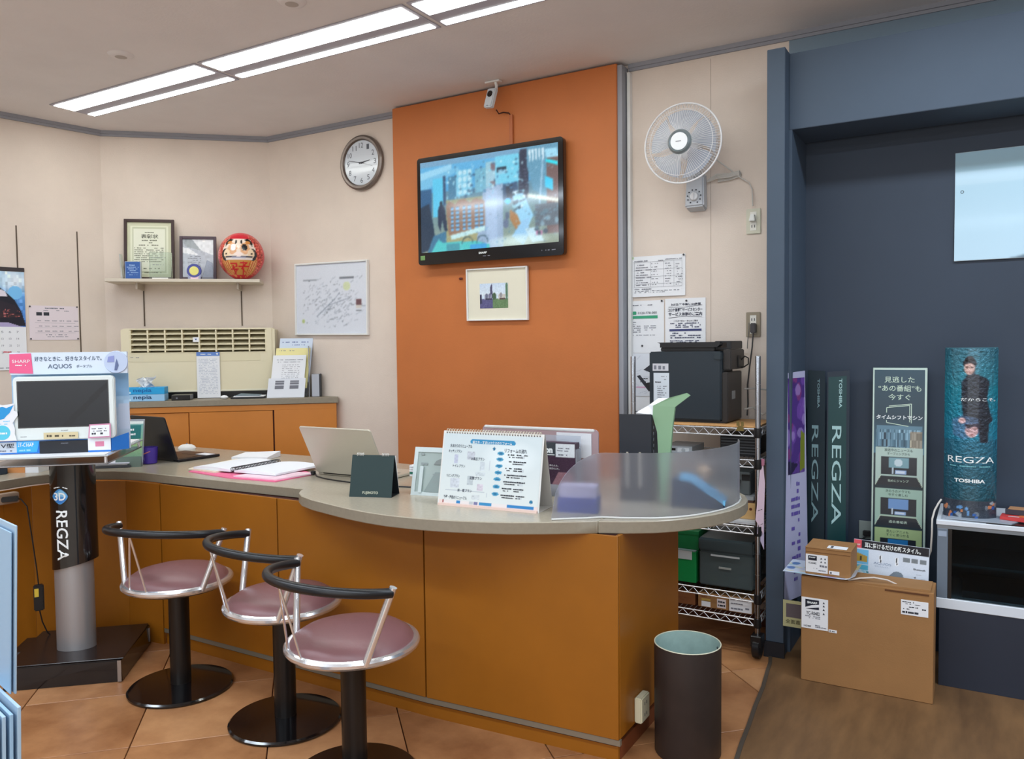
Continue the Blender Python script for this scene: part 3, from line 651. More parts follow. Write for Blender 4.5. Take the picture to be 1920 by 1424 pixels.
for z in(.192,.15,.11,.07,.052): mb.box(.02,.295,-.0072,-.0071,z,z+.0012)
for x in(.02,.115,.19,.25,.295): mb.box(x,x+.001,-.0072,-.0071,.052,.192)
mb.build('table_rules',inkg,t); pins(t,[(.305,.22)]); MB().quad((0,-.008,.216),(.012,-.008,.21),(.018,-.008,.222),(.004,-.008,.226)).build('tape',mat('tape_green',(170,200,140),.5),t)
t=sheet(-1.748,-1.522,1.445,1.737,'tall pinned notice with a green band and green phone number line',curl=.0)
texts(t,[('0120-778-000',.075,.185,.217,.230,0,.01)],mat('text_grey',(96,104,110),.8),y=-.0052)
MB().box(.03,.19,-.0052,-.0051,.192,.208).build('green_band',mat('print_green',(60,160,120),.7),t); MB().plate(rrect(.037,.065,.214,.233,.004),-.0053,-.0051).build('phone_mark',MAT['print_green'],t)
bars(t,[(.03,.16,.264,.006,.2),(.03,.05,.252,.005,.2),(.03,.075,.17,.005,.2),(.03,.06,.158,.005,.2)]+[(.04,.09,.148-.011*k,.005,.15) for k in range(4)]+[(.11,.18,.148-.011*k,.005,.25) for k in range(3)]+[(.03,.18,.098,.004,.35)],inkg,y=-.0052,seed=5); pins(t,[(.01,.283),(.215,.287),(.1,.04)])
t=sheet(-1.752,-1.53,1.20,1.444,'lower pinned sheet with grey map lines behind the left rack post',off=.003)
c=Cv(60,66,(222,226,234)); 
for k in range(26): a=random.Random(k); x,y=a.random(),a.random(); c.line(x,y,x+a.uniform(-.3,.3),y+a.uniform(-.1,.1),.006,(190,196,208),.8)
c.rect(.3,.78,.9,.8,(210,160,190)); pic(t,c,flat(.002,.22,.002,.242,-.0056)); bars(t,[(.09,.2,.08+.018*k,.006,.25) for k in range(2)],ink,y=-.006,seed=8)
MB().plate([(.11,.15),(.165,.19),(.165,.13)],-.0063,-.0062).build('arrow_print',ink,t); MB().plate([(.07,.115),(.09,.12),(.165,.03),(.14,.03)],-.0063,-.0062).build('arrow_print',ink,t)
t=sheet(-1.75,-1.53,1.00,1.198,'lowest pinned sheet with an orange corner patch above the black file box',off=.0025)
MB().box(.01,.045,-.0055,-.0054,.14,.16).build('orange_patch',mat('print_orange',(230,170,90),.7),t); bars(t,[(.02,.2,.11,.009,.2),(.02,.19,.092,.009,.2),(.05,.2,.07,.006,.25),(.1,.2,.05,.006,.3),(.12,.2,.03,.010,.35)],ink,y=-.0056,seed=9)
t=sheet(-1.515,-1.288,1.40,1.742,'pinned service notice with bold dark headline behind the printer',curl=0)
texts(t,[('365日(年中無休)24時間',.035,.2,.300,.316,0,.02),('コロナ首都圏サービスセンター',.017,.21,.270,.290,0,.025),('サービス体制のご案内',.02,.208,.246,.266,0,.03),('これまで安心・安心のご案内',.05,.185,.214,.224,0,.01)],mat('notice_ink',(40,44,66),.8),y=-.0052)
MB().box(.025,.205,-.0052,-.0051,.163,.175).build('header_band',mat('band_navy',(70,76,120),.8),t)
bars(t,[(.03,.19,.203,.006,.2),(.06,.2,.192,.007,.25),(.06,.19,.182,.007,.3),(.03,.09,.148,.008,.2),(.11,.17,.148,.008,.3),(.03,.2,.136,.007,.35),(.03,.2,.124,.007,.2),(.02,.19,.108,.006,.2),(.03,.18,.098,.008,.3)],mat('notice_ink2',(90,94,116),.8),y=-.0052,seed=11)
mb=MB(); 
for a,b,c_ in(((.02,.295),(.11,.292),(.208,.302)),((.02,.235),(.11,.243),(.208,.237))):
    for p,q_ in((a,b),(b,c_)): mb._a([(p[0],-.0052,p[1]),(q_[0],-.0052,q_[1]),(q_[0],-.0052,q_[1]+.002),(p[0],-.0052,p[1]+.002)],[(0,1,2,3)])
mb.build('rule_lines',MAT['notice_ink'],t); pins(t,[(.122,.328)])
# ================================================================== SHELF ON THE CORNER WALL
t=thing('wall_shelf','cream wall shelf on two brackets carrying framed awards and a red doll','shelf',DP(0,0,1.963),AZ)
MB().box(.065,1.085,-.27,-.003,0,.022).build('board',mat('shelf_board',(208,198,182),.6),t,bevel=.002,seg=1)
for x in(.252,.925):
    MB().plate([(x-.006,-.045),(x+.006,-.045),(x+.006,0),(x-.006,0)],-.20,-.003).build('bracket',mat('bracket_cream',(186,174,158),.5),t)
    MB().box(x-.004,x+.004,-.006,-.0005,-.30,-.046).build('rail',railm,t)
ZS=1.9855
def lean(t,a): t.rotation_euler=(R(a),0,R(AZ))
t=thing('framed_certificate','large dark-framed certificate on the shelf, behind the blue plaque','certificate',DP(.315,.085,ZS+.002),AZ); lean(t,-6)
pframe(t,.335,.437,brownf,.02,.02,mat_=mat('cert_border',(206,206,176),.7))
c=Cv(70,92,(222,224,200)); c.rect(.0,.0,1,1,(205,206,178)).rect(.06,.05,.94,.95,(226,228,206)).rect(.10,.08,.9,.92,(196,200,172)).rect(.13,.105,.87,.895,(228,230,212)); pic(t,c,flat(-.14,.14,.024,.41,-.0095))
texts(t,[('表彰状',-.055,.06,.30,.33,0,.01)],mat('cert_ink',(70,74,60),.8),y=-.0105)
bars(t,[(-.03,.03,.34,.006,.2),(-.05,.05,.282,.008,.2),(-.02,.02,.266,.007,.2),(-.07,.06,.248,.008,.3)]+[(-.1,.095,.228-.014*k,.006,.22) for k in range(8)]+[(-.04,.07,.08,.007,.3),(-.06,.08,.05,.009,.3)],mat('cert_ink2',(120,124,104),.8),y=-.0105,seed=2)
t=thing('framed_certificate','smaller dark-framed certificate on the shelf beside the red doll','certificate',DP(.645,.10,ZS+.002),AZ); lean(t,-7)
pframe(t,.25,.318,mat('frame_plum',(74,58,68),.4),.02,.02,mat_=mat('cert_grey',(184,190,200),.5))
c=Cv(50,64,(190,196,206)); c.poly([(.3,.0),(1,.0),(1,.42),(.6,.3)],(236,240,244)).poly([(0,.22),(.2,.24),(.5,.4),(.45,.42),(0,.36)],(238,240,244)).poly([(.0,.0),(.3,0),(.6,.3),(.1,.2)],(165,172,178)).noise(.02,14,3); pic(t,c,flat(-.105,.105,.02,.298,-.0095),PRINTG)
bars(t,[(-.07,.02,.17-.014*k,.006,.3) for k in range(7)],inkg,y=-.0105,seed=4)
t=thing('award_plaque','small blue award plaque in front of the large certificate','plaque',DP(.229,.16,ZS),AZ)
MB().box(-.052,.052,-.03,0,0,.125).build('block',mat('acrylic_block',(190,200,220),.15,trans=.3),t,bevel=.002,seg=1)
MB().box(-.047,.047,-.0312,-.0302,.004,.122).build('blue_face',mat('plaque_blue',(30,84,160),.3),t); bars(t,[(-.022,.02,.095,.008,.1),(-.038,.038,.082,.006,.2),(-.03,.03,.07,.005,.2),(-.02,.02,.058,.005,.1),(-.035,.035,.045,.004,.2),(-.028,.028,.03,.004,.3)],mat('plaque_print',(160,190,225),.6),y=-.0316)
t=thing('glass_award','clear square glass award standing before the certificate, right of the blue plaque','award',DP(.41,.16,ZS),AZ)
MB().box(-.073,.073,-.035,0,0,.19).build('glass_block',mat('award_glass',(232,240,234),.05,trans=.92,ior=1.15),t,bevel=.003)
MB().box(-.055,.05,-.037,-.0355,.0,.012).build('base_glint',white,t); bars(t,[(-.05,.04,.15,.004,.4),(-.05,.03,.10,.004,.4)],inkg,y=-.0362)
t=thing('medal_award','crystal award with yellow disc and blue ring before the smaller certificate','award',DP(.632,.17,ZS),AZ)
MB().plate([(-.04,0),(.04,0),(.045,.03),(.035,.06),(-.035,.06),(-.045,.03)],-.02,.0).build('crystal_base',mat('crystal',(200,206,236),.1,trans=.4),t)
mb=lathe_y([(.0,.006),(.046,.006),(.05,.0)],32); o=mb.build('blue_ring',mat('ring_blue',(66,72,150),.3),t,loc=(0,-.016,.062),smooth=True)
mb=lathe_y([(0,.0085),(.030,.0085),(.032,.0062)],32); mb.build('yellow_disc',mat('disc_yellow',(226,220,130),.5),t,loc=(0,-.016,.062),smooth=True)
MB().box(-.024,.028,-.0212,-.0202,.004,.024).build('name_strip',pinkl,t)
t=thing('glass_award','slanted clear glass wedge award beside the medal award','award',DP(.715,.17,ZS),AZ)
MB().plate([(-.035,0),(.045,0),(.04,.12),(.005,.14)],-.02,0).build('glass_block',mat('award_glass2',(205,212,224),.06,trans=.8,ior=1.25),t,bevel=.002)
t=thing('display_easel','thin clear acrylic stand at the left end of the shelf','acrylic stand',DP(.165,.14,ZS),AZ)
MB().plate([(-.012,0),(.0,0),(-.012,.175),(-.02,.175)],-.06,0).build('panel',mat('acrylic_pale',(225,226,222),.1,trans=.5),t)
# ---- red doll
t=thing('daruma_doll','round red and gold wishing doll with painted face on the shelf','doll',DP(.952,.167,ZS),AZ)
red=(196,34,48)
def dprof(a):  # a -90..90
    z=math.sin(R(a)); r=math.cos(R(a)); return r*.158*(1.0 if z>0 else 1.0-.12*z*z),.168+.169*z
n1,n2=72,60; c=Cv(144,100,(218,36,56))
# unwrapped body: u 0..1 = full turn, front at .5 ; v 0 top..1 bottom
c.noise(.03,0,1)
for k,(u0,u1) in enumerate(((.30,.40),(.60,.70))):
    c.rect(u0,.2,u1,.95,(204,74,56),.95); c.noise(.13,80,k+3,u0,.2,u1,.95); c.ell((u0+u1)/2+(.03 if k==0 else -.03),.72,.03,.2,(200,140,60),.6)
c.rect(.37,.57,.63,.80,(206,152,72),.95); c.rect(.30,.80,.70,1,(214,30,50))
for u in(.375,.395,.415,.585,.605,.625): c.line(u,.58,u+(.5-u)*.25,.86,.0035,(205,34,44)); c.line(u+.009,.58,u+.009+(.5-u)*.25,.86,.0030,(232,190,110))
for pts in([(.435,.62),(.48,.62),(.48,.66),(.44,.68),(.475,.72),(.44,.78)],[(.45,.65),(.45,.80)],[(.51,.61),(.555,.61),(.52,.69),(.56,.75)],[(.53,.6),(.535,.8)],[(.42,.70),(.49,.70)],[(.5,.66),(.57,.66)],[(.50,.84),(.47,.92),(.43,.95)],[(.50,.84),(.53,.92),(.57,.95)]):
    for a,b in zip(pts[:-1],pts[1:]): c.line(a[0],a[1],b[0],b[1],.006,(205,34,44) if pts[0][1]<.83 else (222,170,70))
# face
c.poly([(.405,.27),(.595,.27),(.62,.36),(.625,.5),(.60,.57),(.40,.57),(.375,.5),(.38,.36)],(238,220,205))
c.rect(.40,.20,.60,.27,(214,36,56)); c.ell(.455,.42,.035,.08,(222,150,90),.7).ell(.545,.42,.035,.08,(222,150,90),.7)
for s_ in(-1,1):
    x=lambda d:.5+s_*d
    c.poly([(x(.045),.29),(x(.085),.26),(x(.11),.33),(x(.105),.40),(x(.09),.36),(x(.07),.33)],(24,20,22)); c.ell(x(.07),.335,.018,.03,(214,140,70))
    c.poly([(x(.012),.30),(x(.03),.29),(x(.026),.36),(x(.014),.34)],(24,20,22))
    c.ell(x(.10),.50,.03,.08,(28,26,34)); c.ell(x(.085),.49,.026,.06,(240,214,180)); c.ell(x(.09),.49,.010,.012,(40,20,10))
c.rect(.40,.555,.60,.575,(236,226,222)); c.line(.41,.53,.59,.53,.006,(60,60,80)); c.ell(.5,.54,.05,.014,(170,170,190)); c.ell(.5,.50,.028,.03,(242,222,214))
c.ell(.462,.405,.020,.045,(242,246,248)); c.ell(.542,.405,.020,.05,(22,20,26))
def dfn(u,v):
    a=90-180*v; r,z=dprof(a); th=R(-90+(u-.5)*360); return (r*math.cos(th),r*math.sin(th),max(z,.001))
pic(t,c,dfn,mat('doll_gloss',attr=True,rough=.3,coat=.3),'body')
# ================================================================== AIR CONDITIONER
t=thing('air_conditioner','old ivory air conditioner with wide louvred grille on the low cabinet','air conditioner',DP(0,0,1.149),AZ)
x0,x1,z0,z1=.175,1.155,.045,.492; gx0,gx1,gz0,gz1=.215,1.115,.325,.480
mb=MB(); mb.box(x0,x1,-.18,-.03,z0,z1); mb.box(x0,x1,-.268,-.18,z0,gz0-.002); mb.box(x0,x1,-.268,-.18,gz1+.002,z1); mb.box(x0,gx0-.004,-.268,-.18,gz0-.002,gz1+.002); mb.box(gx1+.004,x1,-.268,-.18,gz0-.002,gz1+.002)
mb.build('casing',acw,t)
MB().plate([(x1,z0),(x1+.022,z0+.01),(x1+.022,z1-.012),(x1,z1)],-.262,-.03).build('end_cap',acw,t); MB().plate([(x0-.02,z0+.01),(x0,z0),(x0,z1),(x0-.02,z1-.012)],-.262,-.03).build('end_cap',acw,t)
MB().box(gx0-.004,gx1+.004,-.181,-.1795,gz0,gz1).build('grille_back',acd,t)
gl=mat('grille_ivory',(222,212,180),.5)
for k in range(4):
    z=gz0+.012+k*.037; mb=MB(); mb.hexa([(gx0,-.262,z),(gx1,-.262,z),(gx1,-.185,z+.024),(gx0,-.185,z+.024),(gx0,-.262,z+.008),(gx1,-.262,z+.008),(gx1,-.185,z+.029),(gx0,-.185,z+.029)]); mb.build('louvre',gl,t)
for k in range(9):
    x=gx0+(gx1-gx0)*k/8; MB().box(x-.005,x+.005,-.266,-.19,gz0,gz1).build('vane',gl,t)
MB().box(gx0-.005,gx1+.005,-.2705,-.268,gz0-.008,gz0-.003).build('trim_line',gl,t)
MB().box(.22,1.075,-.2695,-.2682,.258,.312).build('service_panel',mat('ac_panel',(220,210,178),.5),t,bevel=.0015,seg=1)
MB().box(.205,.30,-.2700,-.2684,.262,.306).build('control_panel',mat('ac_panel2',(216,207,178),.4),t); bars(t,[(.215,.24,.29,.004,.2),(.25,.27,.288,.006,.3)],inkg,y=-.2704)
MB().box(x0-.01,x1+.01,-.255,-.03,.0,.045).build('base_gap_shade',blackm,t)  # black block put in for the shaded gap under the casing
MB().box(.20,1.14,-.2755,-.268,.045,.058).build('lower_lip',mat('ac_lip',(226,222,200),.4),t,bevel=.003)
MB().box(.625,.665,-.2705,-.2665,.395,.428).build('arrow_sticker',paper,t); MB().plate([(.637,.418),(.653,.418),(.645,.405)][::-1],-.2708,-.2706).build('arrow_print',inkb,t)
t=thing('hanging_leaflet','long white leaflet with blue top band hanging on the air conditioner','leaflet',DP(.725,.275,1.15),AZ)
MB().box(-.078,.076,-.006,-.003,-.0,.322).build('sheet',paper,t); MB().box(-.078,.076,-.0068,-.0061,.295,.322).build('blue_band',mat('band_blue',(96,132,200),.6),t)
texts(t,[('▼',.052,.068,.299,.314)],inkw,y=-.0071); bars(t,[(-.064+.0*k,.06,.27-.011*k,.0045,.3) for k in range(23)],mat('leaf_print',(186,192,206),.8),y=-.0065,seed=6)
bars(t,[(-.05,.02,.304,.007,.1)],inkw,y=-.0071)
# ---- things on the low cabinet
ZC=1.148
def nep(z,col,side,label,tm):
    t=thing('tissue_box',label,'tissue box',DP(.348,.425,z),AZ,)
    MB().box(-.125,.125,-.06,.06,0,.046).build('carton',col,t,bevel=.0015,seg=1)
    texts(t,[('nepia',-.07,.045,.008,.040,0,.02)],tm,y=-.0608); MB().box(-.118,-.085,-.0606,-.0603,.006,.018).build('small_label',mat('tissue_label',(190,226,246),.6),t); return t
nep(ZC,mat('tissue_paleblue',(150,196,232),.5),0,'pale blue tissue box, lower of the two stacked on the cabinet',mat('nepia_ink',(30,70,110),.6))
t=nep(ZC+.047,mat('tissue_cyan',(30,160,220),.5),0,'bright cyan tissue box, upper of the two, with a tissue sticking out',mat('nepia_ink2',(10,100,170),.6))
mb=MB(); rg=random.Random(3); V=[];n=9
for j in range(6):
    for i in range(n): V.append((-.045+.095*i/(n-1)+.014*math.sin(j*1.3+i),-.015+.03*math.sin(i*2.1+j),.046+.012*j+.008*math.sin(i*1.7)*j/5+(.012*j/5 if i>5 else 0)))
mb._a(V,[(j*n+i,j*n+i+1,(j+1)*n+i+1,(j+1)*n+i) for j in range(5) for i in range(n-1)]); mb.build('tissue',mat('tissue_white',(236,240,244),.9),t,smooth=True)
t=thing('black_box','small black box on the cabinet right of the tissue boxes','box',DP(.57,.40,ZC),AZ); MB().box(-.06,.06,-.06,.06,0,.036).build('body',blackm,t,bevel=.002,seg=1); MB().box(-.03,-.02,-.061,-.06,.01,.02).build('label',inkg,t)
t=thing('paper_pile','dark folder with loose papers under the right part of the air conditioner','papers',DP(1.01,.40,ZC),AZ)
MB().box(-.12,.11,-.05,.04,0,.012).build('folder',blackm,t); MB().hexa([(-.10,-.06,.013),(.1,-.055,.013),(.11,.03,.016),(-.09,.03,.016),(-.10,-.06,.018),(.1,-.055,.016),(.11,.03,.020),(-.09,.03,.022)]).build('sheet',paper,t); MB().hexa([(-.09,-.05,.019),(.07,-.05,.017),(.08,.02,.022),(-.06,.03,.03),(-.09,-.05,.022),(.07,-.05,.02),(.08,.02,.025),(-.06,.03,.034)]).build('sheet',mat('steel_blue_sheet',(110,128,140),.6),t)
t=thing('paper_ball','small crumpled white paper on the cabinet beside the hanging leaflet','paper',DP(.845,.42,ZC),AZ); MB().lathe([(.0,0),(.02,.003),(.028,.012),(.018,.022),(0,.027)],9).build('ball',paper,t,smooth=True)
t=thing('brochure_rack','clear leaflet rack of white and yellow brochures at the cabinet end','leaflet rack',DP(1.262,.40,ZC),AZ)
cl=mat('clear_plastic',(226,232,240),.1,trans=.7,ior=1.15)
def tilt_sheet(mb,x0,x1,y,z0,z1,dy,th=.006): return mb.hexa([(x0,y,z0),(x1,y,z0),(x1,y+th,z0),(x0,y+th,z0),(x0+.03*(z1-z0)/.3,y+dy,z1),(x1+.03*(z1-z0)/.3,y+dy,z1),(x1+.03*(z1-z0)/.3,y+dy+th,z1),(x0+.03*(z1-z0)/.3,y+dy+th,z1)])
tilt_sheet(MB(),-.078,.135,.10,.0,.40,.07,.004).build('back_panel',cl,t)
for k,(y,z0,z1,x0,x1,m_,nm) in enumerate(((.072,.10,.415,-.078,.15,mat('broch_blue',(206,218,236),.5),'back_brochure'),(.035,.06,.345,-.10,.135,mat('broch_yellow',(234,224,160),.6),'yellow_brochure'),(.0,.02,.295,-.118,.108,paper,'front_brochure'))):
    b=tilt_sheet(MB(),x0,x1,y,z0,z1,.055,.010).build(nm,m_,t)
f1=lambda p:(p[0]+.1*p[2],-.0005+.18*(p[2]-.0)*1.0-.006,p[2])
bars(t,[(-.09,.09,.26,.005,.1),(-.09,.07,.245,.004,.3)]+[(-.05,.07,.225-.013*k,.003,.35) for k in range(8)],inkg,y=0,fn=lambda p:(p[0]+.1*(p[2]-.02),-.0012+.2*(p[2]-.02),p[2]),seed=7)
bars(t,[(-.06,.12,.385,.006,.35),(-.02,.12,.365,.005,.5),(-.075,.03,.325,.004,.4)],inkb,y=0,fn=lambda p:(p[0]+.1*(p[2]-.1),.071+.1746*(p[2]-.1) if p[2]>.35 else .034+.193*(p[2]-.06),p[2]),seed=9)
MB().hexa([(-.135,-.03,.0),(.118,-.03,.0),(.118,.02,.0),(-.135,.02,.0),(-.12,-.012,.135),(.13,-.012,.135),(.13,-.008,.135),(-.12,-.008,.135)]).build('front_pocket',mat('pocket_white',(222,226,234),.4),t)
for x in(-.1,.0):
    for z0_,z1_ in((.06,.085),(.09,.105),(.108,.118)): MB()._a([(x+.012+.11*z0_,-.0305+.133*z0_,z0_),(x+.072+.11*z0_,-.0305+.133*z0_,z0_),(x+.072+.11*z1_,-.0305+.133*z1_,z1_),(x+.012+.11*z1_,-.0305+.133*z1_,z1_)],[(0,1,2,3)]).build('dark_print',inkg,t)
MB().box(.15,.153,.0,.14,.0,.36).build('side_panel',mat('acrylic_grey',(196,198,206),.2,trans=.4),t)
t=thing('file_binder','pale grey file with black spine at the right end of the cabinet top','binder',DP(1.472,.36,ZC),AZ)
MB().box(-.04,.012,-.03,.14,0,.158).build('cover',mat('binder_grey',(176,180,190),.5),t,bevel=.002,seg=1); MB().box(.013,.026,-.03,.14,0,.160).build('spine',mat('binder_black',(40,40,42),.4),t,bevel=.002,seg=1)
# ================================================================== LEFT WALL: calendar and price sheet
t=thing('wall_calendar','hanging calendar with a blue photo of a glove, cut off by the left edge','calendar',LP(-.02,.0,1.37),LZ)
MB().box(-.14,.118,-.008,-.003,0,.655).build('pages',paper,t); MB().box(-.142,.12,-.014,-.002,.65,.676).build('hanging_bar',mat('cal_bar',(52,44,46),.5),t,bevel=.002,seg=1)
c=Cv(60,84,(60,140,220)); c.vgrad(0,1,(120,190,240),(60,110,190)).glow(.75,.15,.5,.3,(240,244,250),.9).glow(.3,.12,.5,.2,(200,230,250),.8).noise(.05,16,3).ell(.78,.38,.16,.12,(120,190,240)).poly([(0,.36),(.45,.3),(.75,.5),(.9,.72),(1,.98),(0,.98)],(28,26,40)).poly([(.0,.3),(.2,.26),(.55,.36),(.6,.45),(.4,.46),(.1,.44),(0,.5)],(222,214,226)).poly([(.3,.5),(.75,.6),(.85,.72),(.6,.8),(.2,.72)],(40,32,44)).poly([(.15,.74),(.9,.76),(.85,.82),(.3,.84)],(52,34,40)).specks(20,.5,.68,.9,.82,[(190,110,110),(120,60,60)],(.01,.03),(.006,.014),4).poly([(0,.9),(.6,.92),(.95,1),(0,1)],(170,160,200))
pic(t,c,flat(-.14,.118,.285,.648,-.0085),name='photo_print')
its=[]
for r_ in range(4):
    for k in range(5): 
        d=r_*7+k+3; 
        if d<31: its.append((str(d),-.12+k*.045,-.11+k*.045+.004,.245-.045*r_,.258-.045*r_))
texts(t,its,inkg,'dates',y=-.0086); texts(t,[('14',.012,.03,.108,.122,0,.03),('ーズ',.0,.1,.05,.07,0,.04)],mat('red_ink',(200,60,80),.7),'red_marks',y=-.0088) if False else texts(t,[('ーズ',.03,.115,.045,.065,0,.05)],ink,y=-.0088)
bars(t,[(-.02,.05,.115,.01,.3)],mat('red_ink',(200,60,80),.7),'red_marks',y=-.0088); bars(t,[(-.05,.09,.012,.006,.4)],inkg,y=-.0088)
t=thing('price_sheet','white sheet with small table held by four dark pins on the left wall','notice',LP(.12,.0,1.568),LZ)
MB().box(0,.312,-.003,-.0015,0,.232).build('paper',mat('price_paper',(226,214,220),.8),t)
bars(t,[(.1,.22,.212,.008,.15),(.09,.12,.198,.005,.1),(.17,.19,.198,.005,.1),(.22,.25,.196,.005,.1)]+[(.05+.046*k,.08+.046*k,z,.005,.05) for k in range(6) for z in(.128,.092,.058)]+[(.1,.24,.033,.005,.2),(.11,.24,.02,.004,.2)],inkg,y=-.0034,seed=3)
for x in(.045,.09): MB().box(x,x+.035,-.0038,-.0032,.165,.188).build('product_print',ink,t)
mb=MB()
for z in(.082,.115,.048): mb.box(.035,.29,-.0034,-.0033,z,z+.001)
mb.build('table_rules',inkg,t); pins(t,[(.006,.225),(.303,.228),(.006,.008),(.303,.008)])
# ================================================================== ON THE COUNTER
Z0=ZT
def laptop(x,y,rz,label,m,w,d,sh,ang,km,thick=.008):
    t=thing('laptop',label,'laptop',(x,y,Z0),rz)
    MB().box(-w/2,w/2,.0,d,.002,.016).build('base',m,t,bevel=.003,seg=1)
    MB().box(-w/2+.03,w/2-.03,.03,d*.55,.0165,.0175).build('keyboard',km,t)
    MB().box(-.05,.05,d*.62,d-.02,.0165,.017).build('touchpad',km,t)
    s=MB().plate(rrect(-w/2,w/2,0,sh,.012),-thick,0).build('screen_lid',m,t,loc=(0,.0,.016),rot=(R(ang),0,0),bevel=.002,seg=1)
    MB().box(-w/2+.012,w/2-.012,.0003,.001,.015,sh-.015).build('display',blackg,s)
    MB().cyl((-w/2+.04,0,.014),(w/2-.04,0,.014),.007,n=12).build('hinge',blackm,t)
    return t
t=laptop(-4.015,2.88,-3,'black folding laptop turned away on the counter behind the display stand',mat('laptop_black',(24,25,30),.3),.33,.27,.255,17,blackm)
MB().box(.06,.16,.18,.24,.018,.0195).build('white_card',paper,t) 
l=laptop(-2.628,2.925,1,'open silver laptop turned away, its back beside the small dark green calendar',mat('laptop_silver',(196,190,174),.34,metal=.3),.44,.245,.268,27,mat('keys_silver',(150,146,136),.5))
MB().lathe([(0,0),(.013,.004),(.013,.02),(0,.024)],14,c=(-.225,-.03,.0)).build('cable_plug',blackp,l,smooth=True)
_c=(MB().tube([(-2.845,2.90,.872),(-2.80,2.86,.869),(-2.72,2.83,.868),(-2.62,2.81,.868),(-2.50,2.80,.868),(-2.35,2.80,.868),(-2.2,2.83,.868)],.0032,8).build('cord',blackp,smooth=True))
bpy.context.view_layer.update(); _c.parent=l; _c.matrix_parent_inverse=l.matrix_world.inverted()
t=thing('computer_mouse','white computer mouse behind the black laptop','mouse',(-4.30,3.27,Z0),40)
MB().lathe([(.032,0),(.034,.01),(.03,.022),(.018,.032),(0,.036)],24,sx=1.6).build('shell',white,t,smooth=True); MB().box(-.004,.004,-.004,.004,.0345,.040).build('wheel',inkg,t)
t=thing('purple_pot','small purple pot with pale print in front of the black laptop','pot',(-3.97,2.775,Z0))
MB().lathe([(.034,0),(.04,.004),(.046,.092),(.043,.092),(.038,.01)],32).build('cup',mat('purple_plastic',(74,52,150),.35),t,smooth=True)
texts(t,[('SON',-.022,.024,.022,.042,0,.03)],mat('purple_print',(150,140,220),.5),y=-.047,name='lettering')
MB().tube([(-.038,-.02,.07),(-.02,-.045,.058),(.0,-.05,.055),(.02,-.045,.06),(.038,-.02,.072)],.003,6).build('orange_band',mat('band_orange',(190,110,90),.5),t,smooth=True)
t=thing('dark_ornament','round dark red-brown object beside the purple pot','ornament',(-4.06,2.76,Z0)); MB().lathe([(.02,0),(.038,.03),(.042,.06),(.03,.09),(0,.10)],24).build('body',mat('dark_redbrown',(66,34,34),.4),t,smooth=True)
t=thing('leaflet_stand','clear stand with teal and pale green leaflet between the display stand and the black laptop','leaflet stand',(-3.968,2.662,Z0),38)
MB().hexa([(-.07,0,0),(.06,0,0),(.06,.004,0),(-.07,.004,0),(-.07,.06,.25),(.06,.06,.25),(.06,.064,.25),(-.07,.064,.25)]).build('back_panel',cl,t)
fn_=lambda p:(p[0],-.003+.24*p[2]+p[1],p[2])
c=Cv(40,60,(150,190,140)); c.vgrad(0,.5,(120,170,170),(130,180,150)).vgrad(.5,1,(150,185,120),(130,170,140)).rect(0,0,1,.08,(226,232,228)).rect(.05,.12,.9,.5,(24,110,110)).noise(.015,0,2)
pic(t,c,lambda u,v:fn_((-.06+.115*u,-.002,.24-.19*v)),PRINTG); bars(t,[(-.045,.03,.19,.012,.05),(-.035,.02,.165,.012,.05)],inkw,y=-.004,fn=fn_); MB().hexa([(-.07,-.035,0),(.06,-.035,0),(.06,.0,0),(-.07,.0,0),(-.07,-.02,.055),(.06,-.02,.055),(.06,-.016,.055),(-.07,-.016,.055)]).build('front_pocket',mat('pocket_green',(140,160,150),.2,trans=.4),t)
t=thing('paper_tray','papers in a shallow dark tray under the display stand tray','papers',(-4.10,2.62,Z0),40)
MB().box(-.14,.14,-.10,.10,0,.012).build('tray',mat('tray_grey',(80,82,88),.4),t,bevel=.003); MB().box(-.13,.12,-.09,.09,.0125,.02).build('sheets',paper,t); MB().box(-.11,.13,-.10,.07,.0205,.027).build('sheets',mat('paper_cool',(214,218,232),.7),t)
t=thing('paper_stack','orange and white paper bundle on the counter behind the stand pole','papers',(-4.30,2.32,Z0),30); MB().box(-.1,.0,-.06,.06,0,.035).build('orange_pack',mat('orange_pack',(206,140,84),.6),t); MB().box(.001,.07,-.06,.06,0,.04).build('white_pack',paper,t)
t=thing('dark_case','flat dark case on the counter at the left edge of the photo','case',(-4.42,2.12,Z0),80); MB().box(-.18,.10,-.10,.12,0,.035).build('body',mat('case_slate',(44,52,62),.4),t,bevel=.004)
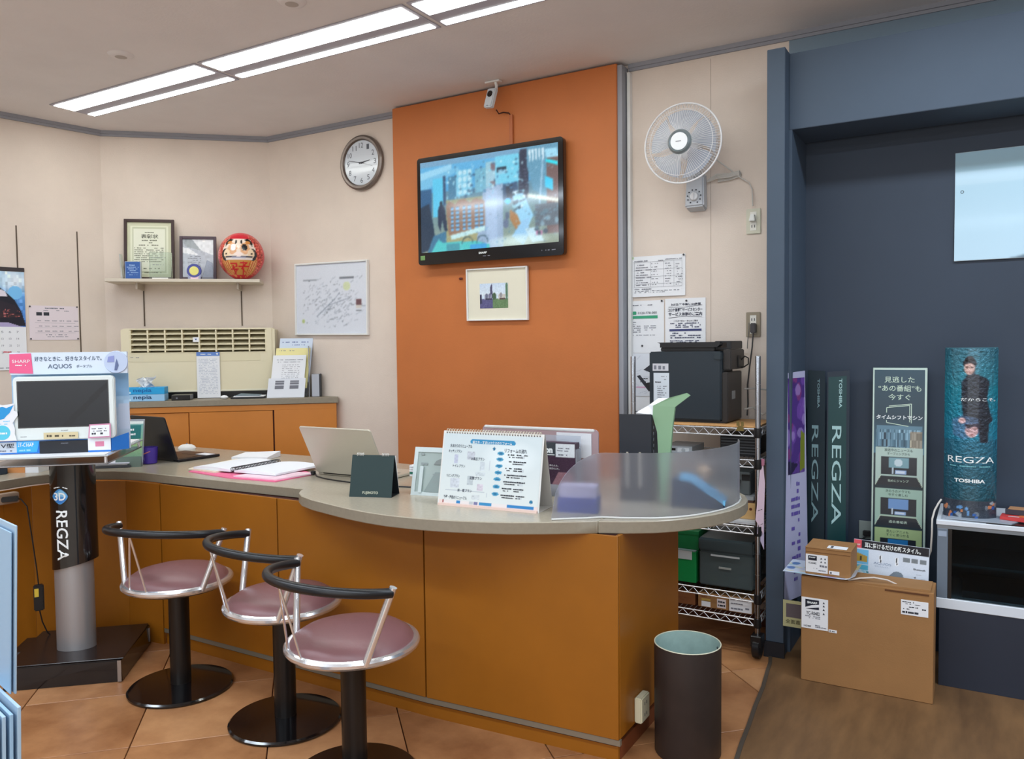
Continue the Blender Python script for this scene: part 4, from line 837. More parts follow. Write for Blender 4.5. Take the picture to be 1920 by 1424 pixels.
# ---- open spiral notebook over pink folders
t=thing('pink_folder','pink paper folder spread under the open spiral notebook','folder',(-3.25,2.905,Z0),0)
MB().prism([(-.26,-.23),(.10,-.275),(.385,-.25),(.392,.0),(.12,.12),(-.20,.22),(-.38,.10)],.0,.004).build('cover',pinkp,t)
MB().prism([(-.30,-.20),(-.08,-.215),(-.05,.12),(-.36,.16)],.0042,.012).build('papers',paperw,t)
MB().prism([(.10,-.25),(.37,-.23),(.40,.0),(.12,-.05)],.0042,.010).build('papers',pinkl,t)
t=thing('spiral_notebook','open white spiral notebook lying on the pink folder','notebook',(-3.245,2.885,Z0+.0125),3)
def page(x0,x1,name,c):
    V=[];n=10
    for j in range(2):
        for k in(0,1):
            for i in range(n+1):
                u=i/n; x=x0+(x1-x0)*u; z=c*math.sin(math.pi*u*.8+.3)+.002; V.append((x,-.165+.33*k,z*(1 if j else 0)+(.0 if not j else .004)))
    F_=[]; N=n+1
    for i in range(n): F_+= [(2*N+i,2*N+i+1,3*N+i+1,3*N+i),(i,N+i,N+i+1,i+1),(i,i+1,2*N+i+1,2*N+i),(N+i,3*N+i,3*N+i+1,N+i+1)]
    F_+= [(0,2*N,3*N,N),(n,N+n,3*N+n,2*N+n)]
    mb=MB(); mb._a(V,F_); mb.build(name,mat('notebook_page',(232,236,242),.8),t,smooth=True)
page(-.014,-.275,'pages_left',.012); page(.014,.29,'pages_right',.010)
mb=MB()
for k in range(32):
    y=-.157+.01*k; mb.tube([(.018*math.cos(R(a)),y,.012+.011*math.sin(R(a))) for a in range(0,361,40)],.0018,4)
mb.build('spiral_wire',mat('wire_dark',(60,60,66),.3,metal=.8),t)
mb=MB()
for k in range(9): mb.box(.04,.22,-.10+.022*k,-.098+.022*k,.0165,.0167) if k<0 else None
t2=thing('loose_page','loose white page with writing behind the notebook','paper',(-3.60,3.20,Z0+.001),20); MB().hexa([(-.11,-.08,0),(.11,-.08,0),(.11,.08,0),(-.11,.08,0),(-.11,-.08,.014),(.11,-.08,.014),(.11,.08,.03),(-.11,.08,.02)]).build('sheet',paper,t2)
t2=thing('loose_page','folded white page right of the notebook against the silver laptop','paper',(-2.985,3.13,Z0+.001),-25); MB().hexa([(-.12,-.05,0),(.12,-.05,0),(.12,.05,0),(-.12,.05,0),(-.12,-.05,.004),(.12,-.05,.014),(.12,.05,.014),(-.12,.05,.004)]).build('sheet',pinkl,t2); MB().box(.06,.13,-.02,.02,.015,.022).build('clip',mat('clip_dark',(60,50,60),.4),t2)
# ---- small dark green desk calendar
t=thing('desk_calendar','small dark green desk calendar standing like a tent beside the silver laptop','calendar',(-2.214,2.572,Z0),19)
dg=mat('calendar_green',(26,50,50),.5); w=.094; hh=.172; dd=.10
def tent(w,hh,dd,mf,mb_,mi,th=.002):
    MB().hexa([(-w,0,0),(w,0,0),(w,th,0),(-w,th,0),(-w,dd*.45,hh),(w,dd*.45,hh),(w,dd*.45+th,hh),(-w,dd*.45+th,hh)]).build('front_panel',mf,t)
    MB().hexa([(-w,dd-th,0),(w,dd-th,0),(w,dd,0),(-w,dd,0),(-w,dd*.45+th+.001,hh),(w,dd*.45+th+.001,hh),(w,dd*.45+2*th+.001,hh),(-w,dd*.45+2*th+.001,hh)]).build('rear_panel',mb_,t)
    MB().box(-w,w,th,dd-th,0.0002,.002).build('bottom_panel',mi,t)
tent(w,hh,dd,dg,mat('calendar_darkback',(24,30,34),.5),mat('calendar_darkback',(24,30,34),.5))
sl=dd*.45/hh
texts(t,[('FUJIMOTO',-.036,.034,.010,.024,0,.03)],mat('print_palegold',(176,180,160),.5),fn=lambda p:(p[0],-.0008+sl*p[2],p[2]))
mb=MB()
for x0 in(-.070,.042):
    for k in range(5): mb.tube([(x0+k*.0065,dd*.45+.001+.0065*math.cos(R(a)),hh+.002+.0065*math.sin(R(a))) for a in range(0,361,45)],.0012,4)
mb.build('binding_wire',mat('wire_white',(220,220,214),.4),t)
MB().hexa([(-w+.004,dd+.001,0),(w-.002,dd+.001,0),(w-.002,dd+.004,0),(-w+.004,dd+.004,0),(-w+.004,dd*.45+.006,hh-.003),(w+.004,dd*.45+.006,hh-.003),(w+.004,dd*.45+.009,hh-.003),(-w+.004,dd*.45+.009,hh-.003)]).build('pages',paper,t)
# ---- clear grey plastic stand
t=thing('plastic_display_stand','pale grey-green plastic stand with cut-out leg, seen from behind, beside the large calendar','stand',(-1.965,2.725,Z0),11)
pm=mat('plastic_pale',(198,210,210),.3); pd=mat('plastic_greygreen',(162,176,172),.4); sd=.28
fs=lambda p:(p[0],p[1]+sd*p[2],p[2])
def slab(x0,x1,z0,z1,y0,y1,m,name,bev=0): 
    return MB()._a([fs(p) for p in((x0,y0,z0),(x1,y0,z0),(x1,y1,z0),(x0,y1,z0),(x0,y0,z1),(x1,y0,z1),(x1,y1,z1),(x0,y1,z1))],[(0,3,2,1),(4,5,6,7),(0,1,5,4),(1,2,6,5),(2,3,7,6),(3,0,4,7)]).build(name,m,t)
slab(-.13,.13,0,.195,.001,.008,pd,'back_panel')
for a in((-.135,.135,.178,.198,'top_rim'),(-.135,.135,0,.014,'bottom_rim'),(-.135,-.118,.014,.178,'side_rim'),(.118,.135,.014,.178,'side_rim')): slab(*a[:4],-.004,.0005,pm,a[4])
slab(-.10,-.085,.012,.12,-.010,-.0045,pm,'leg_hinge'); 
o=MB().plate([(-.075,.015),(.09,.015),(.08,.10),(-.03,.10)],-.003,0).build('cut_out',mat('plastic_shade',(138,152,150),.5),t,rot=(R(-15.6),0,0),loc=(0,-.001,0))
o=MB().plate([(-.04,.132),(.06,.132),(.045,.15),(.008,.166),(-.03,.148)],-.003,0).build('hanger_slot',mat('plastic_shade2',(128,136,134),.5),t,rot=(R(-15.6),0,0),loc=(0,-.001,0))
bars(t,[(-.10,-.07,.125,.01,.2),(-.04,.04,.085,.006,.3),(-.04,.05,.055,.006,.2),(-.03,.04,.04,.006,.3),(-.105,-.085,.165,.009,0),(.06,.09,.16,.012,.1)],mat('moulded_mark',(140,150,150),.5),y=-.0045,fn=fs,seed=5)
t=thing('receipt_roll','small pile of white slips and a maroon card behind the green calendar','papers',(-2.16,2.86,Z0),10)
MB().box(-.03,.03,-.0,.05,0,.05).build('maroon_card',mat('maroon_card',(84,40,64),.5),t)
for k in range(5): MB().hexa([(-.05,-.02,.052+.010*k),(.055,-.02,.050+.010*k),(.05,.06,.052+.010*k),(-.05,.06,.054+.010*k),(-.05,-.02,.060+.010*k),(.05,-.02,.056+.010*k),(.05,.06,.060+.010*k),(-.05,.06,.060+.010*k)]).build('slip',paper if k!=1 else mat('slip_green',(40,120,100),.6),t)
# ---- large desk calendar / renovation plan flip chart
t=thing('flip_chart','large white spiral desk flip chart with blue printed renovation plans','desk flip chart',(-1.653,2.60,Z0),4.5)
w=.222; hh=.290; dd=.135
tent(w,hh,dd,mat('chart_card',(226,226,222),.5),mat('chart_back',(184,178,168),.6),mat('chart_back',(184,178,168),.6),.003)
sl=dd*.45/hh; fc=lambda p:(p[0],-.0012+p[1]+sl*p[2],p[2])
c=Cv(150,98,(214,224,226)); c.vgrad(0,1,(206,220,224),(220,226,224)); c.glow(.7,.3,.3,.25,(236,246,248),.6)
c.rect(.3,.075,.72,.135,(46,140,186)).ell(.3,.105,.02,.03,(46,140,186)).ell(.72,.105,.02,.03,(46,140,186)); 
for i,y in enumerate((.25,.33,.42,.51,.60,.70,.80)): c.ell(.60-.004*i,y,.036,.026,(60,150,190),.95); c.ell(.60-.004*i,y,.02,.012,(36,100,140),.8)
c.ell(.53,.19,.014,.022,(30,110,150)).ell(.93,.9-.03,.017,.024,(40,120,160)); c.line(.5,.2,.49,.86,.001,(190,198,206)).rect(.06,.79,.47,.795,(180,188,196))
for a in((.13,.3,.17,.42,(176,180,206)),(.26,.25,.34,.36,(180,184,196)),(.4,.38,.45,.5,(196,206,214)),(.11,.62,.2,.76,(196,202,214)),(.28,.58,.34,.7,(170,180,186)),(.39,.68,.45,.78,(204,190,206)),(.36,.52,.46,.57,(190,200,206)),(.34,.84,.42,.9,(198,204,208))): c.rect(*a[:4],a[4],.7).noise(.03,60,int(a[0]*100),*a[:4])
c.rect(0,.925,1,1,(234,214,208)).rect(.04,.93,.97,.965,(228,222,220)); 
for a in((.19,.23,(50,130,190)),(.42,.55,(60,140,190)),(.70,.96,(50,130,190)),(.04,.055,(150,60,60)),(.32,.36,(190,196,200)),(.37,.41,(120,120,160))): c.rect(a[0],.93,a[1],.966,a[2])
for i in range(7): c.rect(.80+.02*(i%2),.27+.09*i,.84,.31+.09*i,(190,198,204),.6)
pic(t,c,lambda u,v:fc((-.216+.432*u,0,.280-.277*v)),PRINTG)
ck=mat('chart_ink',(70,78,92),.7)
texts(t,[('水まわりのリニューアル',-.185,-.085,.226,.240,0,.012),('キッチンプラン',-.19,-.13,.206,.218,0,.01),('お風呂プラン',-.085,-.025,.180,.192,0,.01),('トイレプラン',-.165,-.11,.150,.161,0,.01),('リビングプラン',-.19,-.13,.110,.122,0,.01),('玄関プラン',-.085,-.03,.106,.118,0,.01),('床・壁プラン',-.135,-.07,.056,.068,0,.01),('外壁・屋根のリニューアル',-.195,-.09,.026,.040,0,.012),('リフォームの流れ',.06,.155,.216,.232,0,.012)],ck,y=-.0016,fn=fc)
texts(t,[('省エネ・すまいハウスのリフォーム',-.085,.09,.2445,.2565,0,.02)],inkw,y=-.0018,fn=fc)
bars(t,[(.075-.003*i,.16-.004*(i%3),.206-.0255*i,.005,.15) for i in range(7)]+[(.08-.003*i,.14,.198-.0255*i,.004,.3) for i in range(7)],ink,y=-.0016,fn=fc,seed=12)
mb=MB()
for k in range(36):
    x=-.205+.41*k/35; mb.tube([(x,dd*.45+.003+.009*math.cos(R(a)),hh+.000+.009*math.sin(R(a))) for a in range(0,361,60)],.0013,4)
mb.build('spiral_wire',mat('wire_cream',(222,216,196),.4),t)
mb=MB()
for k in range(36):
    x=-.205+.41*k/35; mb._a([fc(p) for p in((x-.0022,-.0012,.2815),(x+.0022,-.0012,.2815),(x+.0022,-.0012,.286),(x-.0022,-.0012,.286))],[(0,1,2,3)])
mb.build('printed_lines',ink,t)
MB().hexa([(-w+.006,-.009,.0),(w-.006,-.009,.0),(w-.004,-.0025,.0),(-w+.004,-.0025,.0),(-w+.006,-.007,.008),(w-.006,-.007,.008),(w-.004,-.0005,.008),(-w+.004,-.0005,.008)]).build('front_lip',mat('lip_peach',(224,196,184),.6),t)
# ---- wide clear rack behind it
t=thing('clear_leaflet_panel','wide clear-edged panel with pinkish leaflets standing behind the large flip chart','leaflet rack',(-1.668,3.035,Z0),3)
MB().plate(rrect(-.28,.28,0,.272,.018),.02,.026).build('panel',mat('panel_pinkgrey',(198,172,176),.25,trans=.25),t)
MB().box(-.27,.262,.015,.03,.262,.274).build('top_edge',white,t,bevel=.003); MB().box(-.27,.27,-.015,.06,0,.004).build('foot',cl,t)
MB().box(.09,.25,.012,.018,.15,.255).build('white_leaflet',paper,t)
t=thing('brochure_box','clear leaflet holder with dark purple magazine beside the frosted screen','leaflet holder',(-1.518,2.95,Z0),5)
MB().box(-.075,.075,.0,.05,.004,.225).build('magazines',mat('magazine_purple',(66,44,62),.4),t,bevel=.002,seg=1)
c=Cv(40,60,(66,44,64)); c.rect(0,.0,.42,.28,(62,70,76)).rect(.42,.04,.98,.3,(222,228,232)).poly([(.0,.5),(.14,.48),(.16,.8),(0,.85)],(170,140,130)).poly([(.2,1),(.5,.6),(.9,.6),(1,1)],(150,110,120)).noise(.015,0,1)
pic(t,c,flat(-.075,.075,.02,.226,-.001),PRINTG); texts(t,[('con',-.073,-.025,.180,.200,0,.06),('夢の人も、',-.04,.0,.125,.133),('毎日の人も、',-.04,.005,.112,.120)],inkw,y=-.002); bars(t,[(.0,.05,.20,.005,.1),(-.005,.045,.19,.004,.2),(.0,.04,.172,.006,.1)],inkg,y=-.002)
MB().box(-.074,-.016,-.0021,-.002,.172,.175).build('rule_line',inkw,t)
mb=MB(); mb.box(-.08,.08,-.006,-.004,0,.05); mb.box(-.08,.08,.052,.054,0,.25); mb.box(-.08,-.078,-.004,.052,0,.14); mb.box(.078,.08,-.004,.052,0,.2); mb.build('holder',cl,t)
t=thing('booklet_stack','small stack of blue booklets behind the left end of the frosted screen','booklets',(-1.30,2.72,Z0),15); MB().box(-.09,.06,-.03,.06,0,.055).build('booklets',mat('booklet_blue',(60,74,150),.5),t); MB().box(-.085,.055,-.02,.05,.0555,.10).build('pale_card',mat('card_lilac',(176,170,196),.6),t)
# ---- black magazine file with green folder
t=thing('magazine_file','black magazine file standing on the counter, holding a pale green folder','file box',(-1.195,2.99,Z0),14)
mb=MB(); 
for a in((-.062,.062,0,.004),): mb.box(-.062,.066,0,.004,0,.352)
mb.box(-.062,-.058,.004,.25,0,.30); mb.box(.070,.074,.004,.25,0,.30) if False else mb.hexa([(.068,.004,0),(.072,.004,0),(.072,.25,0),(.068,.25,0),(.064,.004,.35),(.068,.004,.35),(.068,.25,.30),(.064,.25,.30)])
mb.box(-.058,.068,.0041,.25,0,.004); mb.box(-.058,.066,.246,.25,.004,.30)
mb.build('case',mat('file_black',(28,33,42),.45),t,bevel=.001,seg=1)
mb=MB()
for k in range(9): mb.box(.0722,.0732,.012,.03,.10+.024*k,.112+.024*k)
mb.build('side_ribs',inkg,t)
for x in(-.03,.02): MB().box(x-.004,x+.004,-.003,-.0002,.06,.20).build('label_slot',silver,t)
t=thing('green_folder','pale green plastic folder rising out of the black magazine file','folder',(-1.108,3.052,Z0),10)
V=[];prof=[(0,.03,0),(0,.2,0),(0,.33,.0),(.012,.40,.0),(.05,.425,0)]
mb=MB(); gz=[(-.03,.012,.006,.33),( -.045,.03,.30,.37),(-.02,.05,.36,.40)]
mb._a([(-.0,-.02,.0),(.024,-.02,.0),(.048,-.018,.30),(.058,-.016,.38),(.115,-.01,.425),(.10,-.01,.435),(.03,-.016,.415),(-.028,-.018,.385),(-.03,-.02,.345),(-.012,-.02,.28)],[tuple(range(10))])
mb._a([(p[0],p[1]+.03,p[2]) for p in mb.v[:10]],[tuple(range(9,-1,-1))]); k=[(i+1,i,i+10,i+11) for i in range(4)]; mb.f+=k; mb.mi+=[0]*4
mb.build('cover',mat('folder_green',(136,172,136),.5),t)
MB()._a([(-.10,0,.355),(-.03,0,.345),(-.028,0,.385),(.03,0,.415),(-.02,.05,.41),(-.06,.05,.38)],[(0,1,2,3,4,5)]).build('white_sheet',paper,t)
# ---- frosted screen
t=thing('frosted_screen','curved frosted plastic screen standing along the right end of the counter','screen',(0,0,Z0))
pt=[(-1.335,2.535),(-1.29,2.572),(-1.235,2.612),(-1.19,2.655),(-1.12,2.676),(-1.02,2.722),(-.955,2.772),(-.905,2.84),(-.868,2.915),(-.842,2.99),(-.828,3.07),(-.826,3.14),(-.838,3.22),(-.86,3.285)]
# resample
def resample(P,n):
    P=[Vector(p) for p in P]; L=[0]
    for a,b in zip(P[:-1],P[1:]): L.append(L[-1]+(b-a).length)
    out=[]
    for i in range(n+1):
        s=L[-1]*i/n; j=max(k for k in range(len(L)) if L[k]<=s+1e-9); j=min(j,len(P)-2); out.append((P[j]+(P[j+1]-P[j])*((s-L[j])/(L[j+1]-L[j])),s))
    return out,L[-1]
pts,LL=resample(pt,60); mb=MB(); V=[]; H=.238
def hs(s):
    if s<.20: u=s/.20; return .005+(H-.005)*math.sqrt(max(0,1-(1-u)**2))
    if s>LL-.02: return H-.02+math.sqrt(max(0,.02**2-(s-LL+.02)**2))
    return H
nv=[]
for i,(p,s) in enumerate(pts):
    a=pts[max(0,i-1)][0]; b=pts[min(60,i+1)][0]; d=(b-a).normalized(); nv.append(Vector((-d.y,d.x)))
for off in(0,.004):
    for j in range(5):
        for (p,s),n_ in zip(pts,nv): q_=p+n_*off; V.append((q_.x,q_.y,.0005+hs(s)*j/4))
N=61; F_=[]
for j in range(4):
    for i in range(60): F_.append((j*N+i,j*N+i+1,(j+1)*N+i+1,(j+1)*N+i)); o=5*N; F_.append((o+j*N+i+1,o+j*N+i,o+(j+1)*N+i,o+(j+1)*N+i+1))
for i in range(60): F_.append((4*N+i,4*N+i+1,9*N+i+1,9*N+i)); F_.append((i+1,i,5*N+i,5*N+i+1))
for j in range(4): F_.append((j*N,(j+1)*N,5*N+(j+1)*N,5*N+j*N)); F_.append(((j+1)*N+60,j*N+60,5*N+j*N+60,5*N+(j+1)*N+60))
mb._a(V,F_); mb.build('panel',frost,t,smooth=True)
mb=MB(); mb.tube([(p.x-n_.x*.004,p.y-n_.y*.004,.0035) for (p,s),n_ in zip(pts,nv)],.0035,6); mb.build('base_rail',mat('rail_clear_white',(214,214,210),.3),t,smooth=True)
t=thing('card_terminal','dark blue wedge-shaped terminal with light blue top behind the frosted screen','terminal',(-1.0,2.95,Z0),12)
MB().plate([(-.03,0),(.17,0),(.17,.012),(.04,.100),(-.03,.108)],.01,.12).build('body',mat('terminal_blue',(40,60,84),.5),t,bevel=.002,seg=1)
MB().hexa([(.0,.008,.107),(.042,.008,.101),(.042,.11,.101),(.0,.11,.107),(.0,.008,.122),(.042,.008,.116),(.042,.11,.116),(.0,.11,.122)]).build('light_blue_panel',mat('light_blue',(110,180,220),.5),t)
MB().hexa([(.042,.008,.1015),(.170,.008,.014),(.170,.11,.014),(.042,.11,.1015),(.044,.008,.117),(.172,.008,.030),(.172,.11,.030),(.044,.11,.117)]).build('light_blue_panel',mat('light_blue',(110,180,220),.5),t)
t=thing('tan_ornament','small tan object on top behind the dark blue terminal','ornament',(-.96,3.14,Z0)); MB().lathe([(.02,0),(.022,.09),(.028,.12),(.012,.142),(0,.145)],16).build('body',mat('tan',(190,160,130),.6),t,smooth=True)
# ================================================================== DISPLAY STAND WITH PORTABLE TELEVISION
t=thing('display_stand','black and silver pole stand with broad black base in front of the counter','display stand',(-3.60,2.10,0),42)
b=MB().hexa([(-.25,-.14,.0),(.24,-.14,.0),(.255,.335,.0),(-.24,.335,.0),(-.24,-.135,.10),(.235,-.14,.10),(.25,.335,.10),(-.235,.335,.10)]).build('base',mat('stand_base_black',(20,17,18),.16,coat=.3),t,bevel=.004)
MB().box(-.245,.245,-.13,.33,.1005,.106).build('base_plate',mat('base_plate_brown',(34,26,25),.25),t,bevel=.002,seg=1)
MB().box(.222,.238,-.147,-.141,.004,.10).build('chrome_strip',steel,t)
MB().box(.25,.257,.30,.31,.02,.09).build('chrome_strip',steel,t)
def ell(rx,ry,n=48): return [(rx*math.cos(2*math.pi*i/n),ry*math.sin(2*math.pi*i/n)+.065) for i in range(n)]
MB().prism(ell(.084,.062),.1065,.53).build('lower_pole',mat('pole_silver',(160,160,163),.36,metal=.6),t,smooth=True,loc=(-.008,0,0))
# black sleeve with slanted lower edge
E_=ell(.099,.074); n=len(E_); mb=MB(); V=[(x,y,.482+.045*(x+.1)/.2+.02*(y-.0)) for x,y in E_]+[(x*.98,y,.984) for x,y in E_]
mb._a(V,[tuple(range(n-1,-1,-1)),tuple(range(n,2*n))]+[(i,(i+1)%n,(i+1)%n+n,i+n) for i in range(n)]); mb.build('sleeve',blackg,t,smooth=True)
MB().hexa([(-.32,.10,.03),(-.2405,.10,.03),(-.2405,.32,.03),(-.32,.32,.03),(-.31,.11,.085),(-.2405,.11,.085),(-.2405,.31,.085),(-.31,.31,.085)]).build('rear_wing',mat('base_plate_brown',(34,26,25),.25),t,bevel=.003)
cy=lambda p:(p[0],.065-.0752*math.sqrt(max(0,1-(p[0]/.1)**2))-.0004+p[1],p[2])
texts(t,[('REGZA',-.056,-.004,.535,.765,-90,.012)],inkw,'lettering',y=-.0006,fn=cy)
c=Cv(60,60,(14,13,15)); c.ell(.5,.5,.48,.48,(60,140,205)).ell(.6,.42,.3,.33,(130,190,225)).ell(.5,.7,.35,.22,(36,100,180),.6)
def disc(cx,cz,r): return lambda u,v:cy((cx+r*(2*u-1)*math.sqrt(max(0,1-(2*v-1)**2/2)) ,-.0006,cz-r*(2*v-1)*math.sqrt(max(0,1-(2*u-1)**2/2))))
pic(t,c,disc(-.035,.830,.036),PRINTG,'round_logo')
texts(t,[('3D',-.062,-.010,.812,.848,0,.02)],inkw,y=-.0015,fn=cy)
bars(t,[(-.062+.0,-.0,.871,.006,.2)],inkw,y=-.001,fn=lambda p:cy((p[0],p[1],p[2]-7*(p[0]+.033)**2)))
# tray: two plates on chrome posts
tr=thing('stand_tray','clear and chrome two-layer tray on top of the black pole','tray',(-3.60,2.10,.984),42)
MB().box(-.30,.20,-.11,.50,0.0005,.007).build('lower_plate',mat('tray_steel',(150,150,152),.22,metal=.8),tr,bevel=.002,seg=1)
MB().box(-.30,.205,-.115,.50,.036,.043).build('upper_plate',mat('tray_glass',(200,208,210),.12,metal=.3),tr,bevel=.002,seg=1)
for x,y in((.19,-.10),(.19,.48),(-.285,-.10),(-.285,.48)): MB().cyl((x,y,.0075),(x,y,.0355),.007,n=14).build('post',chrome,tr,smooth=True)
MB().box(-.296,.19,-.112,.49,.0435,.046).build('white_sheet',paper,tr)
# cardboard display
cd=thing('cardboard_display','blue and white cardboard display surround with a pink corner banner on the stand tray','cardboard display',(-3.60,2.10,1.0305),42)
bl=mat('card_blue',(40,120,210),.45); cw=mat('card_white',(214,226,240),.5)
c=Cv(70,60,(150,190,222)); c.vgrad(0,.6,(150,190,220),(176,206,232)).vgrad(.6,1,(190,208,228),(200,216,232)).rect(.5,.0,1,.12,(40,120,125)).noise(.02,18,3).rect(.9,.55,1,.9,(205,216,235)).rect(.9,.72,1,.725,(150,160,190)).rect(.86,.1,1,.45,(140,180,215))
pic(cd,c,flat(-.255,.246,.06,.40,.099),name='backdrop_print'); MB().box(-.255,.246,.1,.104,.0,.40).build('backdrop',cw,cd)
MB().box(-.235,.258,.035,.055,.358,.458).build('banner',cw,cd)
MB()._a([(-.238,.033,.366),(-.14,.033,.362),(-.146,.033,.455),(-.235,.033,.452)],[(0,1,2,3)]).build('pink_corner',mat('banner_pink',(232,96,140),.5),cd)
texts(cd,[('好きなときに、好きなスタイルで。',-.133,.150,.418,.440,0,.012),('AQUOS',-.078,.022,.381,.404,0,.005),('ポータブル',.042,.108,.386,.400,0,.01)],mat('banner_ink',(66,84,110),.6),y=.0335)
texts(cd,[('SHARP',-.225,-.152,.412,.426,0,.0)],inkw,y=.0322); bars(cd,[(-.212,-.168,.398,.006,.3)],inkw,y=.0322)
mb=MB(); mb.X=Matrix.Translation((.212,.034,.410))@Matrix.Rotation(R(90),4,'X'); mb.lathe([(0,.006),(.050,.006),(.052,0)],36); mb.X=None; mb.build('round_badge',mat('badge_blue',(190,204,230),.5),cd)
MB().plate([(.205,.372),(.216,.372),(.224,.395),(.216,.425),(.21,.405)],.0262,.0272).build('badge_print',mat('badge_ink',(96,110,150),.5),cd); MB().plate([(.175,.41),(.205,.41),(.205,.44),(.18,.435)],.0262,.0272).build('badge_print',mat('badge_lilac',(140,150,205),.5),cd)
# front strip
MB().box(-.30,.192,-.004,.0,.002,.060).build('front_strip',bl,cd); MB().hexa([(.192,-.004,.002),(.196,-.002,.002),(.250,.06,.002),(.246,.062,.002),(.192,-.004,.06),(.196,-.002,.06),(.250,.06,.078),(.246,.062,.078)]).build('side_strip',bl,cd)
MB().box(-.30,-.165,-.0052,-.0041,.008,.056).build('grey_panel',mat('card_silver',(196,204,214),.4),cd); MB().plate([(-.165,.008),(-.118,.008) if False else (-.122,.008),(-.112,.058),(-.165,.058)],-.0056,-.0041).build('light_blue_panel',mat('card_cyan',(60,170,240),.5),cd)
texts(cd,[('2T-C16AP',-.20,-.135,.034,.050,0,.01)],inkw,y=-.0066); MB().box(-.205,-.122,-.006,-.0053,.008,.058).build('cyan_label',mat('card_cyan',(60,170,240),.5),cd)
texts(cd,[('V型',-.27,-.215,.03,.05,0,.02)],ink,y=-.0058); bars(cd,[(-.28,-.22,.014,.007,.2)],inkg,y=-.0058)
bars(cd,[(-.20,-.13,.052,.004,.2),(-.195,-.17,.014,.008,.4),(-.165,-.13,.014,.008,.4)],mat('print_paleblue',(150,210,250),.5),y=-.0068)
MB().box(-.110,.100,-.012,-.0042,.001,.057).build('speaker_bar',mat('speaker_black',(26,30,38),.4),cd,bevel=.002,seg=1); bars(cd,[(-.02,.01,.043,.004,0)],inkg,y=-.0125)
MB().box(.094,.190,-.0150,-.0125,.004,.066).build('info_card',paper,cd); MB().box(.125,.162,-.0158,-.0151,.025,.048).build('pink_print',mat('print_rose',(216,130,160),.6),cd); MB().box(.094,.190,-.0158,-.0151,.0,.008).build('blue_edge',bl,cd)
# hand card
hc=thing('pointing_hand_card','white die-cut card with a blue pointing hand at the left of the small television','card',(-3.60,2.10,1.09),42)
MB().plate([(-.32,.005),(-.197,.005),(-.205,.035),(-.203,.06),(-.212,.085),(-.19,.118),(-.192,.135),(-.205,.14),(-.204,.172),(-.25,.165),(-.27,.172),(-.32,.172)],-.022,-.020).build('card',paper,hc)
MB().plate([(-.30,.10),(-.27,.098),(-.245,.105),(-.235,.118),(-.222,.13),(-.205,.165),(-.235,.152),(-.25,.158),(-.27,.154),(-.285,.145),(-.30,.12)],-.0228,-.0222).build('hand_print',inkc,hc)
mb=MB(); mb.X=Matrix.Translation((-.255,-.0222,.042))@Matrix.Rotation(R(90),4,'X'); mb.lathe([(0,.0006),(.032,.0006),(.033,0)],28); mb.X=None; mb.build('blue_disc',mat('disc_cyan',(90,200,226),.5),hc); bars(hc,[(-.29,-.215,.09,.006,.3),(-.29,-.23,.078,.006,.3)],mat('print_paleblue',(150,210,250),.5),y=-.0224); bars(hc,[(-.28,-.232,.035,.01,.1)],inkw,y=-.0235)
# the television itself
tv=thing('portable_television','small white portable television with dark screen on the display stand','television',(-3.60,2.10,1.092),42)
MB().plate(rrect(-.210,.210,0,.288,.018),-.012,.022).build('casing',mat('tv_white',(222,230,228),.3),tv,bevel=.004)
c=Cv(50,30,(28,31,36)); c.vgrad(0,1,(34,37,42),(24,27,32)).poly([(1,0),(1,.14),(.55,1),(.45,1)],(20,22,26)); pic(tv,c,flat(-.190,.184,.060,.265,-.0128),mat('tv_dark_screen',attr=True,rough=.3,coat=.0),'screen')
MB().box(-.194,.188,-.0126,-.0122,.056,.269).build('screen_border',blackg,tv)
texts(tv,[('SHARP',-.018,.012,.040,.044,0,.01)],inkg,y=-.0128); bars(tv,[(-.185,-.160,.016,.003,0)],inkg,y=-.0128)
MB().box(-.088,.055,-.020,-.0165,.005,.034).build('beige_sticker',mat('sticker_beige',(214,200,160),.5),tv); bars(tv,[(-.075,-.052,.014,.011,0),(-.042,-.022,.014,.011,0),(-.012,.010,.014,.009,.1),(.018,.045,.014,.007,.2)],mat('sticker_ink',(84,76,60),.6),y=-.0204)
MB().hexa([(.100,-.030,.004),(.196,-.030,.006),(.196,-.028,.006),(.100,-.028,.004),(.104,-.022,.066),(.194,-.022,.069),(.194,-.020,.069),(.104,-.020,.066)]).build('price_card',mat('card_rose',(206,140,170),.6),tv); MB().hexa([(.106,-.0306,.010),(.190,-.0306,.012),(.190,-.0301,.012),(.106,-.0301,.010),(.109,-.0232,.061),(.189,-.0232,.063),(.189,-.0226,.063),(.109,-.0226,.061)]).build('card_face',paper,tv)
bars(tv,[(.115,.18,.045,.004,.3),(.12,.18,.034,.004,.4),(.115,.18,.02,.009,.5)],ink,y=-.0,fn=lambda p:(p[0],-.0312+.145*(p[2]-.010)+p[1],p[2]))
